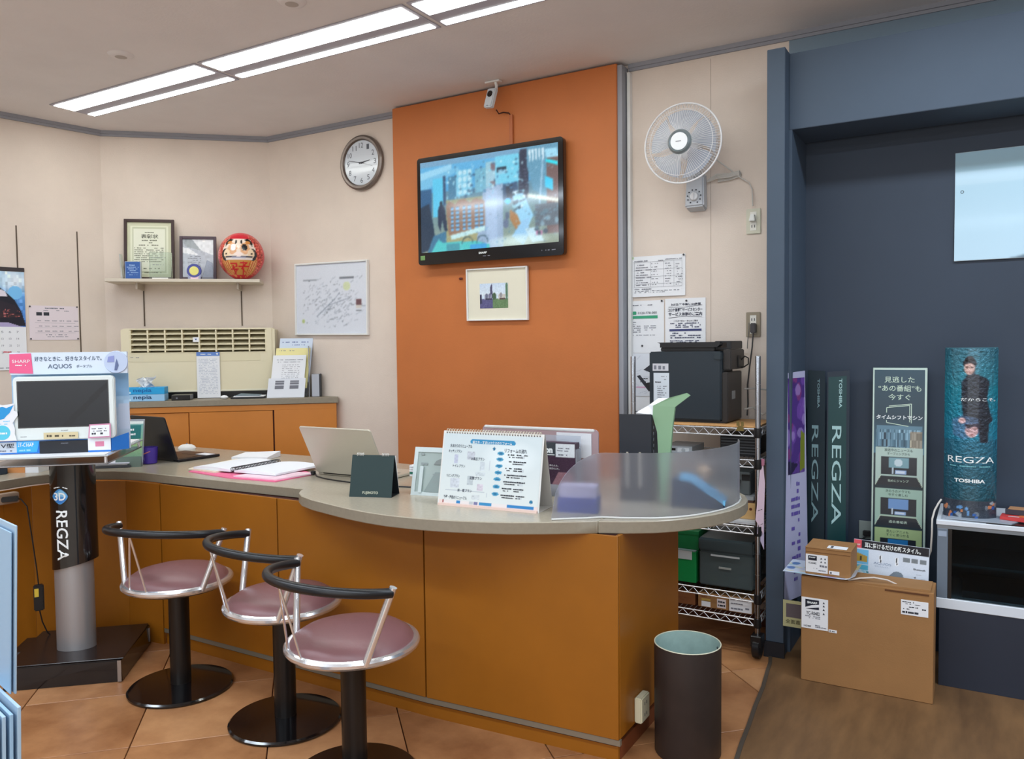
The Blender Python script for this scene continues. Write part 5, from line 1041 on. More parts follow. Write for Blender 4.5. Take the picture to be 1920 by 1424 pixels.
# ================================================================== FOREGROUND LEFT: pale blue acrylic leaflet rack
t=thing('acrylic_leaflet_rack','stack of upright pale blue acrylic panels at the lower left edge of the photo','leaflet rack',(-1.649,.851,0),78)
bp=mat('acrylic_blue',(176,204,226),.35,trans=.15); bp2=mat('acrylic_blue_edge',(150,184,212),.35)
def lp(x,th,y0,wd,z0,z1,lean,m_,nm):
    a=y0+lean*(z1-z0); MB().hexa([(x-th,a,z0),(x,a,z0),(x,a+wd,z0),(x-th,a+wd,z0),(x-th,y0,z1),(x,y0,z1),(x,y0+wd,z1),(x-th,y0+wd,z1)]).build(nm,m_,t,bevel=.001,seg=1)
for k in range(9): lp(-.013*k,.0065,.0 if k==0 else .004,.26,.02,.788 if k==0 else .776,.10,bp if k%2==0 else bp2,'panel')
lp(.012,.004,.022,.22,.79,1.148,.13,bp,'tall_panel'); lp(.004,.003,.030,.2,.79,1.135,.13,bp2,'tall_panel')
MB().box(-.13,.03,.05,.36,0,.019).build('foot_plate',bp2,t,bevel=.003)
# ================================================================== WIRE RACK
rk=thing('wire_rack','tall chrome wire shelving rack on black casters between the counter and the navy pillar','shelving rack',(-1.2155,3.985,0))
HX,YF,YR=.3105,-.185,.175
for x in(-HX,HX):
    for y in(YF,YR):
        p=MB().lathe([(.0125,.10),(.0125,1.43),(.011,1.434),(0,1.435)],18,c=(x,y,0)).build('post',postm,rk,smooth=True)
        mb=MB()
        for z in np.arange(.2,1.4,.10): mb.lathe([(.0130,z),(.0130,z+.0015)],14,c=(x,y,0))
        mb.build('post_grooves',steel,p)
        mb=MB(); mb.cyl((x-.018,y,.052),(x+.018,y,.052),.05,n=24); mb.box(x-.026,x+.026,y-.035,y+.035,.06,.115); mb.build('caster',rubber,rk,bevel=.004,seg=1)
dkw=mat('shelf_wire_dark',(60,60,62),.3,metal=.8)
levels=[(.168,.031),(.283,.033),(.608,.034),(.925,.034),(1.073,.034)]
for li,(z,h) in enumerate(levels):
    zt=z+h/2; zb=z-h/2; r=.0033
    mb=MB()
    for y in(YF,YR):
        mb.tube([(-HX,y,zt),(HX,y,zt)],r,6); mb.tube([(-HX,y,zb),(HX,y,zb)],r,6)
        n=11; mb.tube([(-HX+.02+ (2*HX-.04)*i/(2*n),y,zt-.003 if i%2 else zb+.003) for i in range(2*n+1)],.0022,5)
    for x in(-HX,HX):
        mb.tube([(x,YF,zt),(x,YR,zt)],r,6); mb.tube([(x,YF,zb),(x,YR,zb)],r,6)
        mb.tube([(x,YF+.02+(YR-YF-.04)*i/12,zt-.003 if i%2 else zb+.003) for i in range(13)],.0022,5)
    mb.build('shelf_frame',wirem,rk,smooth=True)
    mb=MB()
    for k in range(25): x=-HX+.015+(2*HX-.03)*k/24; mb.tube([(x,YF,zt+.001),(x,YR,zt+.001)],.0016,5)
    mb.build('shelf_wires',chrome if li in(0,3) else dkw,rk)
    for x in(-HX,HX):
        for y in(YF,YR): MB().lathe([(.0165,zb-.006),(.0185,zb),(.0165,zt+.006)],18,c=(x,y,0)).build('collar',blackp if x>0 else chrome,rk,smooth=True)
ZR=[z+h/2+.0048 for z,h in levels]
X0=-1.2155
t=thing('rack_board','light wooden board covering the top shelf of the wire rack under the printer','board',(X0,3.985,ZR[4]-.0005)); MB().box(-.295,.305,-.175,.165,0,.009).build('board',mat('board_wood',(200,150,96),.5,var=.15,scale=5,stretch=(1,6,1)),t,bevel=.001,seg=1)
t=thing('butterfly_clip','small brass clip on the front edge of the wooden rack board','clip',(-.985,3.80,ZR[4]+.0085)); MB().hexa([(-.022,-.006,-.024),(.018,-.006,-.024),(.018,-.003,-.024),(-.022,-.003,-.024),(-.010,-.006,.0),(.012,-.006,.0),(.012,-.003,.0),(-.010,-.003,.0)]).build('jaw',mat('brass',(150,130,80),.35,metal=.8),t); MB().box(-.018,-.004,-.005,-.003,.0,.022).build('wing',MAT['brass'],t); MB().box(.002,.016,-.005,-.003,.0,.020).build('wing',MAT['brass'],t)
# ---- printer
pr=thing('printer','large dark slate office printer on the top of the wire rack','printer',(-1.279,3.97,ZR[4]+.009))
pc=mat('printer_slate',(34,44,52),.45); pk=mat('printer_dark',(30,30,32),.4)
MB().box(-.184,.184,-.11,.10,.012,.352).build('body',pc,pr,bevel=.006)
MB().box(.150,.186,-.116,-.06,.31,.348).build('corner_pad',mat('printer_corner',(40,50,56),.4),pr,bevel=.004)
MB().box(-.165,.20,-.095,.16,.0,.012).build('foot',pk,pr)
MB().box(.1845,.215,-.10,.155,.005,.25).build('side_lower',mat('printer_brown',(46,42,40),.4),pr,bevel=.004); MB().box(.1845,.225,-.08,.165,.262,.36).build('side_upper',mat('printer_brown',(46,42,40),.4),pr,bevel=.004)
MB().box(-.13,.145,-.09,.13,.3525,.372).build('scanner_base',pk,pr,bevel=.003); MB().plate([(-.145,.398),(.175,.398),(.175,.385),(.16,.372),(-.13,.372),(-.13,.392)],-.10,.15).build('scanner_lid',pk,pr)
MB().box(.14,.222,-.07,.14,.361,.402).build('rear_lid',pk,pr,bevel=.003); MB().box(.165,.2,-.072,-.0705,.37,.395).build('vent',blackg,pr)
MB().box(.2255,.229,.04,.09,.27,.33).build('bracket',pk,pr); MB().tube([(.22,.10,.30),(.245,.10,.325),(.262,.10,.315),(.262,.10,.285),(.24,.10,.27),(.22,.10,.268)],.0035,8).build('cable_loop',blackp,pr,smooth=True)
MB().box(-.165,-.082,-.1112,-.1102,.255,.292).build('sticker',mat('sticker_grey',(200,200,206),.6),pr); bars(pr,[(-.158,-.145,.262,.022,0),(-.135,-.12,.262,.022,.1),(-.112,-.1,.262,.022,0)],inkg,y=-.1116)
MB().box(-.160,-.078,-.1118,-.1108,.06,.245).build('long_sticker',mat('sticker_pale',(206,214,222),.6),pr); bars(pr,[(-.152,-.118,.195,.007,0)],ink,y=-.1122); bars(pr,[(-.12,-.09,.225,.004,.3),(-.105,-.085,.21,.004,.3)]+[(-.14,-.09-.01*(k%3),.175-.011*k,.005,.3) for k in range(9)],inkg,y=-.1122)
MB().plate([(-.215,.232),(-.186,.27),(-.186,.215)],-.02,.08).build('side_tray',pk,pr); MB().plate([(-.245,.185),(-.225,.190),(-.186,.15),(-.186,.12),(-.195,.118)],-.02,.08).build('side_tray',pk,pr)
MB().box(.2152,.2160,-.03,.03,.115,.155).build('rating_label',mat('label_grey',(150,152,152),.6),pr)
tag(MB().tube([(-1.05,4.12,1.26),(-1.00,4.15,1.262),(-.965,4.18,1.255),(-.93,4.2,1.25)],.004,8).build('data_cord',cord,smooth=True),'pale cord leaving the back of the printer above the others','cord')
tag(MB().tube([(-1.05,4.12,1.155),(-1.01,4.14,1.165),(-.985,4.15,1.14),(-.96,4.135,1.13),(-.945,4.13,1.14)],.0045,8).build('data_cord',cord,smooth=True),'tangled pale cord lying low behind the printer','cord')
# ---- shelf items
t=thing('media_player','slim silver box with black display on the second shelf of the wire rack','player',(-1.315,3.92,ZR[3])); MB().box(-.075,.075,-.06,.14,.0,.036).build('casing',mat('player_silver',(176,184,190),.35,metal=.4),t,bevel=.002,seg=1); MB().box(-.07,-.01,-.0612,-.0602,.012,.024).build('display',blackg,t); MB().box(.0,.06,-.0612,-.0602,.006,.028).build('button_panel',mat('player_pale',(196,202,206),.4),t)
mb=MB(); mb.X=Matrix.Translation((.03,-.0612,.017))@Matrix.Rotation(R(90),4,'X'); mb.lathe([(0,.004),(.009,.003),(.010,0)],20); mb.X=None; mb.build('dial',mat('player_dial',(160,166,170),.3),t,smooth=True)
t=thing('black_crate','dark slatted crate at the right of the second rack shelf','crate',(-1.02,3.98,ZR[3])); 
MB().box(-.085,.085,-.1,.14,0,.10).build('body',blackp,t,bevel=.003)
for k in range(6): MB().box(-.08,.085,-.1035,-.101,.012+.014*k,.017+.014*k).build('slat',mat('slat_grey',(70,72,74),.4),t)
t=thing('grey_device','grey box-shaped device with a black cable on the third rack shelf','device',(-1.06,4.0,ZR[2]+.13)); MB().box(-.12,.10,-.12,.12,0,.11).build('body',mat('device_grey',(84,90,90),.5),t,bevel=.004); MB().tube([(.03,-.125,.10),(.055,-.13,.07),(.05,-.13,.04),(.02,-.13,.025),(.0,-.125,.03)],.004,8).build('cable',blackp,t,smooth=True); MB().box(.06,.1,-.122,-.1205,.07,.10).build('label',mat('device_black',(30,30,30),.4),t)
t=thing('grey_tray','grey tray with magazines under the grey device on the third rack shelf','tray',(-1.05,3.99,ZR[2]+.098)); MB().box(-.13,.115,-.14,.13,.012,.0315).build('tray',mat('tray_silver',(150,154,156),.4),t,bevel=.003); MB().box(-.12,.11,-.13,.12,0,.0115).build('magazines',mat('mag_brown',(90,60,50),.6),t)
t=thing('tan_box','tan cardboard box with two small dark marks, low on the third rack shelf','box',(-1.0,3.98,ZR[2]+.019)); MB().box(-.11,.075,-.13,.12,0,.078).build('carton',mat('carton_tan',(196,158,104),.7),t,bevel=.002,seg=1)
mb=MB()
for x in(.02,.05): mb.X=Matrix.Translation((x,-.1302,.05))@Matrix.Rotation(R(90),4,'X'); mb.lathe([(0,.0006),(.007,.0006),(.0072,0)],14); mb.X=None
mb.build('printed_marks',mat('mark_brown',(96,50,30),.7),t)
t=thing('paper_pack','white packs of paper lying on the third rack shelf','paper pack',(-1.03,3.98,ZR[2])); MB().box(-.12,.115,-.16,.14,0,.008).build('pack',paper,t,bevel=.001,seg=1); MB().box(-.08,.11,-.165,.12,.0085,.0185).build('pack',mat('pack_grey',(196,200,204),.6),t)
gb=mat('box_green',(10,132,66),.5)
t=thing('green_box','green box with silver lid flap, lower of two on the fourth rack shelf','box',(-1.33,3.96,ZR[1])); MB().box(-.13,.115,-.12,.12,0,.155).build('carton',gb,t,bevel=.002,seg=1); MB().hexa([(-.13,-.122,.115),(.095,-.122,.115),(.095,-.1205,.115),(-.13,-.1205,.115),(-.13,-.122,.158),(.095,-.122,.158),(.095,-.1205,.158),(-.13,-.1205,.158)]).build('silver_flap',mat('flap_silver',(186,194,196),.35),t); MB().box(-.13,.11,-.118,.118,.1555,.1585).build('lid_top',mat('flap_grey',(130,146,146),.4),t)
t=thing('green_box','dark green box, upper of two on the fourth rack shelf','box',(-1.33,3.99,ZR[1]+.159)); MB().box(-.13,.12,-.12,.12,0,.095).build('carton',mat('box_green2',(8,96,50),.5),t,bevel=.002,seg=1)
t=thing('storage_box','smoky clear plastic storage box with latch strip on the fourth rack shelf','storage box',(-1.07,3.985,ZR[1]))
MB().box(-.128,.135,-.145,.14,0,.168).build('body',mat('smoky_plastic',(96,110,112),.2,trans=.45),t,bevel=.006); MB().box(-.132,.139,-.15,.145,.169,.235).build('lid',mat('smoky_lid',(74,88,92),.25,trans=.3),t,bevel=.008)
MB().box(-.068,.072,-.1535,-.1502,.150,.158).build('latch_strip',mat('latch_white',(180,186,188),.4),t); MB().box(-.03,.03,-.149,-.1455,.09,.099).build('handle',mat('latch_grey',(150,154,150),.4),t)
MB().box(-.09,-.045,-.12,-.05,.02,.045).build('yellow_item',mat('item_yellow',(200,190,60),.6),t); MB().box(-.035,.045,-.12,-.05,.015,.05).build('olive_item',mat('item_olive',(120,116,60),.6),t); MB().box(.06,.11,-.12,-.04,.02,.06).build('pale_item',mat('item_pale',(150,160,166),.6),t)
t=thing('cardboard_box','brown cardboard box with two white labels on the lowest rack shelf','box',(-1.09,3.98,ZR[0])); MB().box(-.118,.035,-.13,.12,0,.072).build('carton',carton,t,bevel=.002,seg=1)
MB().box(-.10,-.055,-.1312,-.1302,.004,.030).build('label',paper,t); MB().box(-.10,-.055,-.1310,-.1301,.034,.043).build('label',mat('label_yellow',(190,160,80),.7),t); bars(t,[(-.105,-.055,.050,.007,.1)],mat('print_brown',(120,70,40),.7),y=-.1306); MB().box(-.022,.022,-.1312,-.1302,.008,.052).build('label',mat('label_pinkwhite',(224,214,216),.7),t); bars(t,[(-.016,.016,.034,.010,.1),(-.018,.018,.016,.010,0)],ink,y=-.1318)
t=thing('cardboard_box','white-labelled box at the right end of the lowest rack shelf','box',(-.985,3.98,ZR[0])); MB().box(-.068,.045,-.135,.12,0,.075).build('carton',carton,t,bevel=.002,seg=1); MB().box(-.066,.042,-.1362,-.1352,.004,.071).build('label',paper,t); bars(t,[(-.06,.03,.058,.005,.2),(-.058,.0,.040,.006,.1),(-.058,.0,.014,.009,0),(.012,.03,.02,.01,.3),(.012,.03,.04,.01,.3)],inkg,y=-.1368)
t=thing('cardboard_box','dark brown flat box at the left of the lowest rack shelf','box',(-1.32,3.97,ZR[0])); MB().box(-.12,.095,-.12,.13,0,.066).build('carton',mat('carton_darkbrown',(128,78,42),.7),t,bevel=.002,seg=1); bars(t,[(.0,.07,.03,.006,.2),(.02,.06,.02,.004,.2)],mat('print_brown',(120,70,40),.7),y=-.1206)
# ---- pink papers hanging on the rack side
t=thing('hanging_papers','pink paper sheets clipped and hanging on the right side of the wire rack','papers',(-.893,3.80,.93),78)
def hp(pts,y,m): MB().plate(pts,y,y+.0015).build('sheet',m,t)
hp([(0.0,.0),(.025,.015),(.03,-.03),(.045,-.10),(.03,-.34),(-.05,-.26),(-.02,-.12)],-.002,pinkl)
hp([(.005,-.0),(.03,.02),(.045,-.04),(.05,-.42),(-.02,-.33),(.0,-.10)],.004,mat('lilac_paper',(206,190,214),.8))
MB().box(.0,.03,-.006,.006,-.012,.018).build('clip',mat('clip_pink',(190,120,140),.4),t); bars(t,[(-.03,.02,-.22,.004,.3),(-.02,.02,-.29,.003,.3)],ink,y=-.0032)
# ================================================================== NAVY ALCOVE
# plinth and television cabinet
struct(MB().box(-.150,3.9,3.868,4.28,.0045,.342).build('plinth_dark',mat('plinth_navy',(36,42,56),.55,var=.06,scale=4)))
t=thing('television_cabinet','low black and white television cabinet with glass doors on the dark plinth','cabinet',(-.165,3.87,.343))
wt=mat('cabinet_white',(214,220,228),.4)
MB().box(.003,1.6,-.004,.40,0,.044).build('bottom_board',wt,t,bevel=.002,seg=1); MB().box(0,1.6,-.004,.40,.362,.382).build('top_board',wt,t,bevel=.002,seg=1); MB().box(0.004,1.6,.002,.38,.346,.3615).build('top_underside',mat('cabinet_grey',(130,136,142),.4),t)
MB().box(.004,.045,.0,.38,.0445,.3455).build('side_post',mat('post_grey',(104,116,130),.4),t,bevel=.002,seg=1); MB().box(.03,1.6,.372,.388,.0445,.3455).build('back_board',mat('cabinet_back',(44,58,66),.5),t)
MB().box(.046,.060,.001,.02,.0445,.345).build('door_edge',blackg,t); MB().box(.062,1.6,.02,.37,.184,.195).build('glass_shelf',mat('shelf_glass',(70,96,104),.1),t)
MB().box(.060,1.55,.003,.009,.048,.344).build('glass_door',mat('smoked_glass',(128,146,154),.02,trans=1,ior=1.2),t)
MB().box(.10,.42,.05,.34,.0445,.075).build('shelf_item',mat('item_dark',(40,52,58),.4),t)
MB().box(.008,.04,-.0012,-.0002,.312,.335).build('clear_sticker',mat('sticker_clear',(150,164,184),.3),t)
# curved poster column on the cabinet
ZV=.343+.383
t=thing('curved_poster','tall glossy teal curved poster of a person in dark clothes on the television cabinet','poster stand',(-.043,3.99,ZV))
c=Cv(84,270,(40,120,140)); c.vgrad(0,.25,(54,110,128),(40,130,150)).vgrad(.25,.6,(24,130,150),(30,130,160)).vgrad(.6,1,(36,110,136),(30,84,100))
c.poly([(.36,.22),(.46,.17),(.55,.165),(.74,.195),(.80,.22),(.76,.33),(.80,.40),(.87,.47),(.80,.495),(.78,.62),(.66,.62),(.62,.55),(.5,.56),(.40,.5),(.36,.36)],(30,40,54)).poly([(.43,.13),(.56,.13),(.56,.175),(.44,.18)],(34,38,50))
c.ell(.48,.105,.095,.055,(30,30,38)).ell(.475,.13,.085,.044,(200,166,156)).poly([(.37,.10),(.40,.075),(.5,.07),(.585,.09),(.575,.115),(.5,.095),(.41,.105)],(28,28,36)).ell(.435,.125,.016,.004,(60,40,44)).ell(.515,.125,.016,.004,(60,40,44)).ell(.475,.155,.02,.0035,(150,90,90)).ell(.48,.138,.008,.006,(185,145,135))
c.poly([(.20,.47),(.36,.44),(.62,.46),(.64,.56),(.40,.60),(.22,.57)],(90,120,160),.7).ell(.52,.54,.10,.045,(206,168,170)).poly([(.42,.50),(.62,.49),(.66,.53),(.56,.51),(.45,.53)],(50,44,60)).ell(.37,.475,.06,.02,(214,176,176)).ell(.48,.54,.014,.004,(60,40,50)).ell(.57,.535,.014,.004,(60,40,50)).ell(.53,.565,.022,.004,(170,90,100))
c.blur(2)
def pcurve(x,z,off=0): 
    a=(x)/.100*62; rr=.115+off; return (rr*math.sin(R(a)),.045-rr*math.cos(R(a)),z)
pm_=mat('poster_crinkled',attr=True,rough=.25,coat=.6,metal=.35,bump=1.0,bscale=70)
PB,PT=.085,.735
pic(t,c,lambda u,v:pcurve(-.097+.194*u,PT-(PT-PB)*v),pm_)
V=[pcurve(-.099+.198*i/20,z,-.003) for z in(.0,PT+.004) for i in range(21)]; mb=MB(); mb._a(V,[(i,i+1,22+i,21+i) for i in range(20)]); mb.build('backing',mat('poster_back',(60,110,124),.4),t,smooth=True)
fp=lambda p:pcurve(p[0],p[2],.0012)
texts(t,[('REGZA',-.074,.080,.245,.272,0,.0),('TOSHIBA',-.048,.047,.160,.176,0,.03),('だからこそ。',-.03,.082,.510,.524,0,.005)],inkw,fn=fp); bars(t,[(-.065,.065,.228,.005,.2)],mat('print_teal_pale',(120,190,200),.6),fn=fp)
cv_=Cv(60,24,(52,62,74)); cv_.specks(24,.05,.1,.95,.9,[(90,140,190),(200,130,90),(150,160,170),(40,90,160),(110,120,130)],(.02,.05),(.05,.12),5).noise(.03,0,1)
pic(t,cv_,lambda u,v:pcurve(-.097+.194*u,.082-.08*v,.0005),PRINTG,'lower_print')
MB().box(-.105,.12,-.10,.06,0,.003).build('foot_sheet',cl,t)
MB().box(-.09,.09,-.03,.03,PT-.004,PT+.002).build('top_plate',mat('poster_back',(60,110,124),.4),t)
t=thing('brochure_pile','fanned brochures with a red cover on the cabinet right of the curved poster','brochures',(.13,3.95,ZV))
MB().prism([(-.26,-.06),(-.02,-.075),(.02,.02),(-.22,.05)],.0035,.008).build('white_brochure',mat('broch_greyblue',(150,160,172),.4),t)
MB().prism([(-.06,.00),(.16,-.075),(.22,.04),(-.05,.08)],.009,.022).build('red_brochure',mat('broch_red',(206,66,66),.4),t); MB().prism([(.0,.01),(.12,-.03),(.15,.03),(.02,.06)],.0225,.0232).build('orange_print',mat('broch_orange',(220,110,60),.4),t)
MB().box(-.03,.01,.0,.006,.0235,.024).build('white_print',inkw,t); MB().prism([(-.04,.05),(.3,.02),(.32,.12),(-.03,.13)],.024,.045).build('dark_brochure',mat('broch_dark',(50,52,64),.4),t); MB().prism([(-.03,.052),(.06,.045),(.08,.11),(-.02,.12)],.0455,.047).build('tan_print',mat('broch_tan',(190,140,100),.5),t)
MB().box(.16,.26,-.02,.06,.046,.075).build('remote_box',mat('box_slate',(90,104,104),.4),t)
t=thing('black_mat','thin black mat on the front edge of the television cabinet top','mat',(.08,3.90,ZV)); MB().prism([(-.06,-.025),(.4,-.03),(.4,.03),(-.045,.03)],0,.003).build('mat',blackm,t) 
tag(MB().tube([(-.150,3.95,.80),(-.160,3.935,.785),(-.174,3.925,.755),(-.182,3.90,.72),(-.182,3.89,.66),(-.186,3.90,.58),(-.20,3.93,.53),(-.22,3.95,.51)],.004,8).build('white_cord',cord,smooth=True),'pale cord hanging down the left side of the television cabinet','cord')
# ---- folded green banner boards in the corner
t=thing('banner_board','dark green folded advertising board with vertical white lettering in the alcove corner','banner',(-.62,4.16,.0045),3)
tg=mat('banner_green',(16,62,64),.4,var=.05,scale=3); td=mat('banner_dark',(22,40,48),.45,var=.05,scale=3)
MB().plate([(-.045,0),(.062,0),(.066,1.352),(-.035,1.343)],-.004,.0).build('right_panel',mat('banner_navy',(20,38,54),.4),t); MB().plate([(-.032,.03),(.052,.03),(.052,1.325),(-.030,1.318)],-.0052,-.0042).build('green_face',tg,t)
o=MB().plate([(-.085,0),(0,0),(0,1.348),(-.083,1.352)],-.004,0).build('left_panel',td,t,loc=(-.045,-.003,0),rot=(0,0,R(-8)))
texts(t,[('REGZA',-.013,.030,.594,1.080,-90,.004),('TOSHIBA',.018,.032,1.168,1.312,-90,.02)],mat('banner_print',(170,206,206),.5),y=-.0062)
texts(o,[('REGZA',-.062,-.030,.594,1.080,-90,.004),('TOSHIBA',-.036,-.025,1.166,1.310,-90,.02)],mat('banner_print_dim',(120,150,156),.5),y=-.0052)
t=thing('purple_poster','narrow white-edged poster with purple flowers leaning on the alcove side wall','poster',(-.765,3.955,.0045),72); t.rotation_euler=(R(-1.2),0,R(72))
MB().plate([(-.09,.26),(.13,.26),(.13,1.352),(-.045,1.345)],-.004,0).build('board',mat('poster_white',(176,176,206),.5),t)
c=Cv(40,70,(70,40,120)); c.specks(30,0,0,1,1,[(110,70,160),(60,30,100),(150,130,190),(90,60,140),(130,50,110)],(.08,.2),(.04,.1),3,.7).poly([(.75,.55),(1,.6),(1,.95),(.7,.98)],(110,120,30)).poly([(0,.85),(.6,.9),(.2,1),(0,1)],(30,20,60))
pic(t,c,lambda u,v:(-.032+.155*u-.012*v,-.0052,1.32-.46*v)); texts(t,[('BRAVO',-.03,.05,.42,.80,-90,.02)],mat('poster_purple',(96,80,160),.6),y=-.0055) if False else bars(t,[(-.02+.0,.06,.80-.035*k,.02,.35) for k in range(14)],mat('poster_purple',(96,80,160),.6),y=-.0055,seed=4)
# ---- time shift board
t=thing('feature_board','tall narrow dark board with silver edge listing recorder features, in the alcove','advertising board',(-.342,4.19,.0045)); t.rotation_euler=(R(-2.2),0,0)
W2=.118; HB=1.364
MB().box(-W2,W2,-.006,0,0,HB).build('silver_edge',mat('board_silver',(186,206,196),.25,metal=.2),t,bevel=.002,seg=1)
c=Cv(64,360,(18,40,50)); c.vgrad(0,.16,(26,66,84),(16,52,68)).vgrad(.16,.30,(16,50,66),(60,110,130))
c.rect(.06,.20,.95,.30,(90,130,150)); c.noise(.16,40,2,.04,.215,.96,.30); c.rect(.72,.22,.95,.30,(170,130,90),.6)
H_=1350.
def yb(z): return (HB-z)/HB
for z1,z0,col in((.985,.800,(178,200,190)),(.785,.603,(158,188,172)),(.590,.40,(160,182,130)),(.39,.2,(150,175,130))):
    a,b=yb(z1),yb(z0); m_=(b-a)
    c.rect(.05,a,.97,b,col); c.rect(.15,a+m_*.25,.86,a+m_*.72,(26,32,42)); c.poly([(.05,b),(.15,a+m_*.75),(.86,a+m_*.75),(.97,b)],(30,36,44)); c.line(.05,b,.15,a+m_*.75,.006,(200,214,190)); c.line(.97,b,.86,a+m_*.75,.006,(200,214,190)).line(.15,a+m_*.74,.86,a+m_*.74,.005,(190,204,180))
    c.rect(.32,a+m_*.27,.70,a+m_*.54,(120,160,170) if z1>.9 else ((110,150,200) if z1>.7 else (30,110,170))); c.rect(.37,a+m_*.53,.41,a+m_*.7,(190,204,214)); c.rect(.44,a+m_*.60,.66,a+m_*.70,(150,180,220)).rect(.46,a+m_*.62,.62,a+m_*.68,(210,220,235))
    if z1>.9: c.ell(.5,a+m_*.40,.08,m_*.10,(196,214,220))
pic(t,c,flat(-W2+.008,W2-.010,.01,HB-.010,-.0068),PRINTG)
bp_=mat('board_print',(206,226,206),.5)
texts(t,[('見逃した',-.066,.064,1.293,1.322,0,.004),('“あの番組”も',-.092,.093,1.251,1.281,0,.006),('今すぐ',-.048,.048,1.209,1.238,0,.004)],bp_,y=-.0076)
texts(t,[('タイムシフトマシン',-.100,.100,1.116,1.137,0,.03)],inkw,y=-.0078)
mb=MB()
for a,b in(((-.055,1.148),(-.055,1.172)),((-.055,1.172),(.045,1.185)),((.045,1.185),(.045,1.105)),((-.055,1.112),(-.055,1.100)),((-.055,1.100),(.04,1.085)),((-.045,1.180),(.052,1.192)),((.052,1.192),(.052,1.10))):
    d=Vector((b[0]-a[0],b[1]-a[1])).normalized()*1; n_=Vector((-d.y,d.x))*.0016
    mb._a([(a[0]-n_.x,-.0074,a[1]-n_.y),(b[0]-n_.x,-.0074,b[1]-n_.y),(b[0]+n_.x,-.0074,b[1]+n_.y),(a[0]+n_.x,-.0074,a[1]+n_.y)],[(0,1,2,3)])
mb.build('frame_logo',bp_,t)
texts(t,[('放送中のニュースも',-.062,.060,.962,.976),('オープニングから',-.05,.048,.945,.958),('きのうのドラマも',-.054,.052,.765,.778),('今すぐ楽しむ',-.044,.042,.748,.761),('見たいアニメも',-.05,.046,.571,.584),('すぐに見つかる',-.05,.048,.554,.567)],mat('board_ink',(40,60,56),.6),y=-.0076)
texts(t,[('始めにジャンプ',-.046,.044,.815,.828),('過去番組表',-.04,.04,.618,.631)],bp_,y=-.0076)
t=thing('wall_socket','pale wall socket with dark plug half hidden behind the feature board','socket',(-.487,4.284,.515)); MB().box(-.036,.045,-.008,0,0,.09).build('cover_plate',mat('plate_grey',(130,140,136),.5),t,bevel=.002,seg=1); MB().box(-.015,.02,-.03,-.0085,.02,.045).build('plug',blackp,t,bevel=.003); MB().tube([(-.0,-.03,.02),(-.02,-.04,.0),(-.03,-.05,-.04)],.004,8).build('cord',blackp,t,smooth=True)
# ---- large flat carton
t=thing('large_carton','large flat brown cardboard carton standing on the wood floor','carton',(-.678,3.64,.0045))
CW,CD,CH=.518,.17,.462
mb=MB(); mb.box(0,CW,0,CD,0,CH); mb.build('carton_body',carton,t,bevel=.0025,seg=1)
MB().hexa([(0,.001,CH+.0004),(CW-.012,.001,CH+.0004),(CW-.012,CD,CH+.0004),(0,CD,CH+.0004),(0,.001,CH+.003),(CW-.012,.001,CH+.010),(CW-.012,CD,CH+.003),(0,CD,CH+.003)]).build('top_flap',carton,t)
MB().box(.335,CW-.018,-.0012,.0,CH-.016,CH-.008).build('flap_gap',cartond,t)
MB().tube([(.19,.01,CH+.006),(.235,.02,CH+.018),(.29,.03,CH+.026),(.34,.04,CH+.020),(.375,.05,CH+.004)],.0035,8).build('carry_handle',mat('handle_clear',(206,196,188),.25),t,smooth=True)
MB().prism([(.21,.02),(.33,.02),(.36,.05),(.22,.06)],CH+.004,CH+.0046).build('handle_slot',cartond,t)
MB().box(.002,.112,-.0012,-.0002,.235,.372).build('white_label',paper,t); MB().box(.018,.075,-.0016,-.0011,.322,.364).build('dark_logo_panel',mat('label_navy',(24,28,46),.5),t); MB().plate([(.018,.322),(.075,.334),(.075,.346),(.045,.340),(.018,.328)],-.0018,-.0016).build('label_curve',paper,t)
texts(t,[('SHARP',.026,.068,.346,.356,0,.04)],inkw,y=-.0021); texts(t,[('YC-R0482',.022,.078,.296,.312,0,.02),('HDMI',.012,.042,.242,.249,0,.02)],ink,y=-.0016); bars(t,[(.018,.08,.288,.005,.2),(.03,.08,.281,.004,.3),(.05,.08,.25,.005,.4),(.06,.105,.243,.005,.1)],inkg,y=-.0016)
for z in(.352,.338,.322,.304): MB().plate([(.090,z),(.099,z),(.0945,z+.009)],-.0016,-.0012).build('handling_mark',ink,t)
MB().box(.115,.148,-.0012,-.0002,.232,.244).build('small_sticker',paper,t); bars(t,[(.119,.126,.235,.006,0),(.128,.143,.236,.004,.2)],ink,y=-.0016)
MB().box(.397,.498,-.0012,-.0002,.358,.420).build('white_label',paper,t); bars(t,[(.402,.45,.410,.004,.2),(.402,.47,.403,.003,.3),(.415,.46,.390,.005,.2),(.405,.43,.381,.004,.3),(.475,.492,.385,.006,.3),(.402,.462,.365,.010,0)],ink,y=-.0016,seed=5)
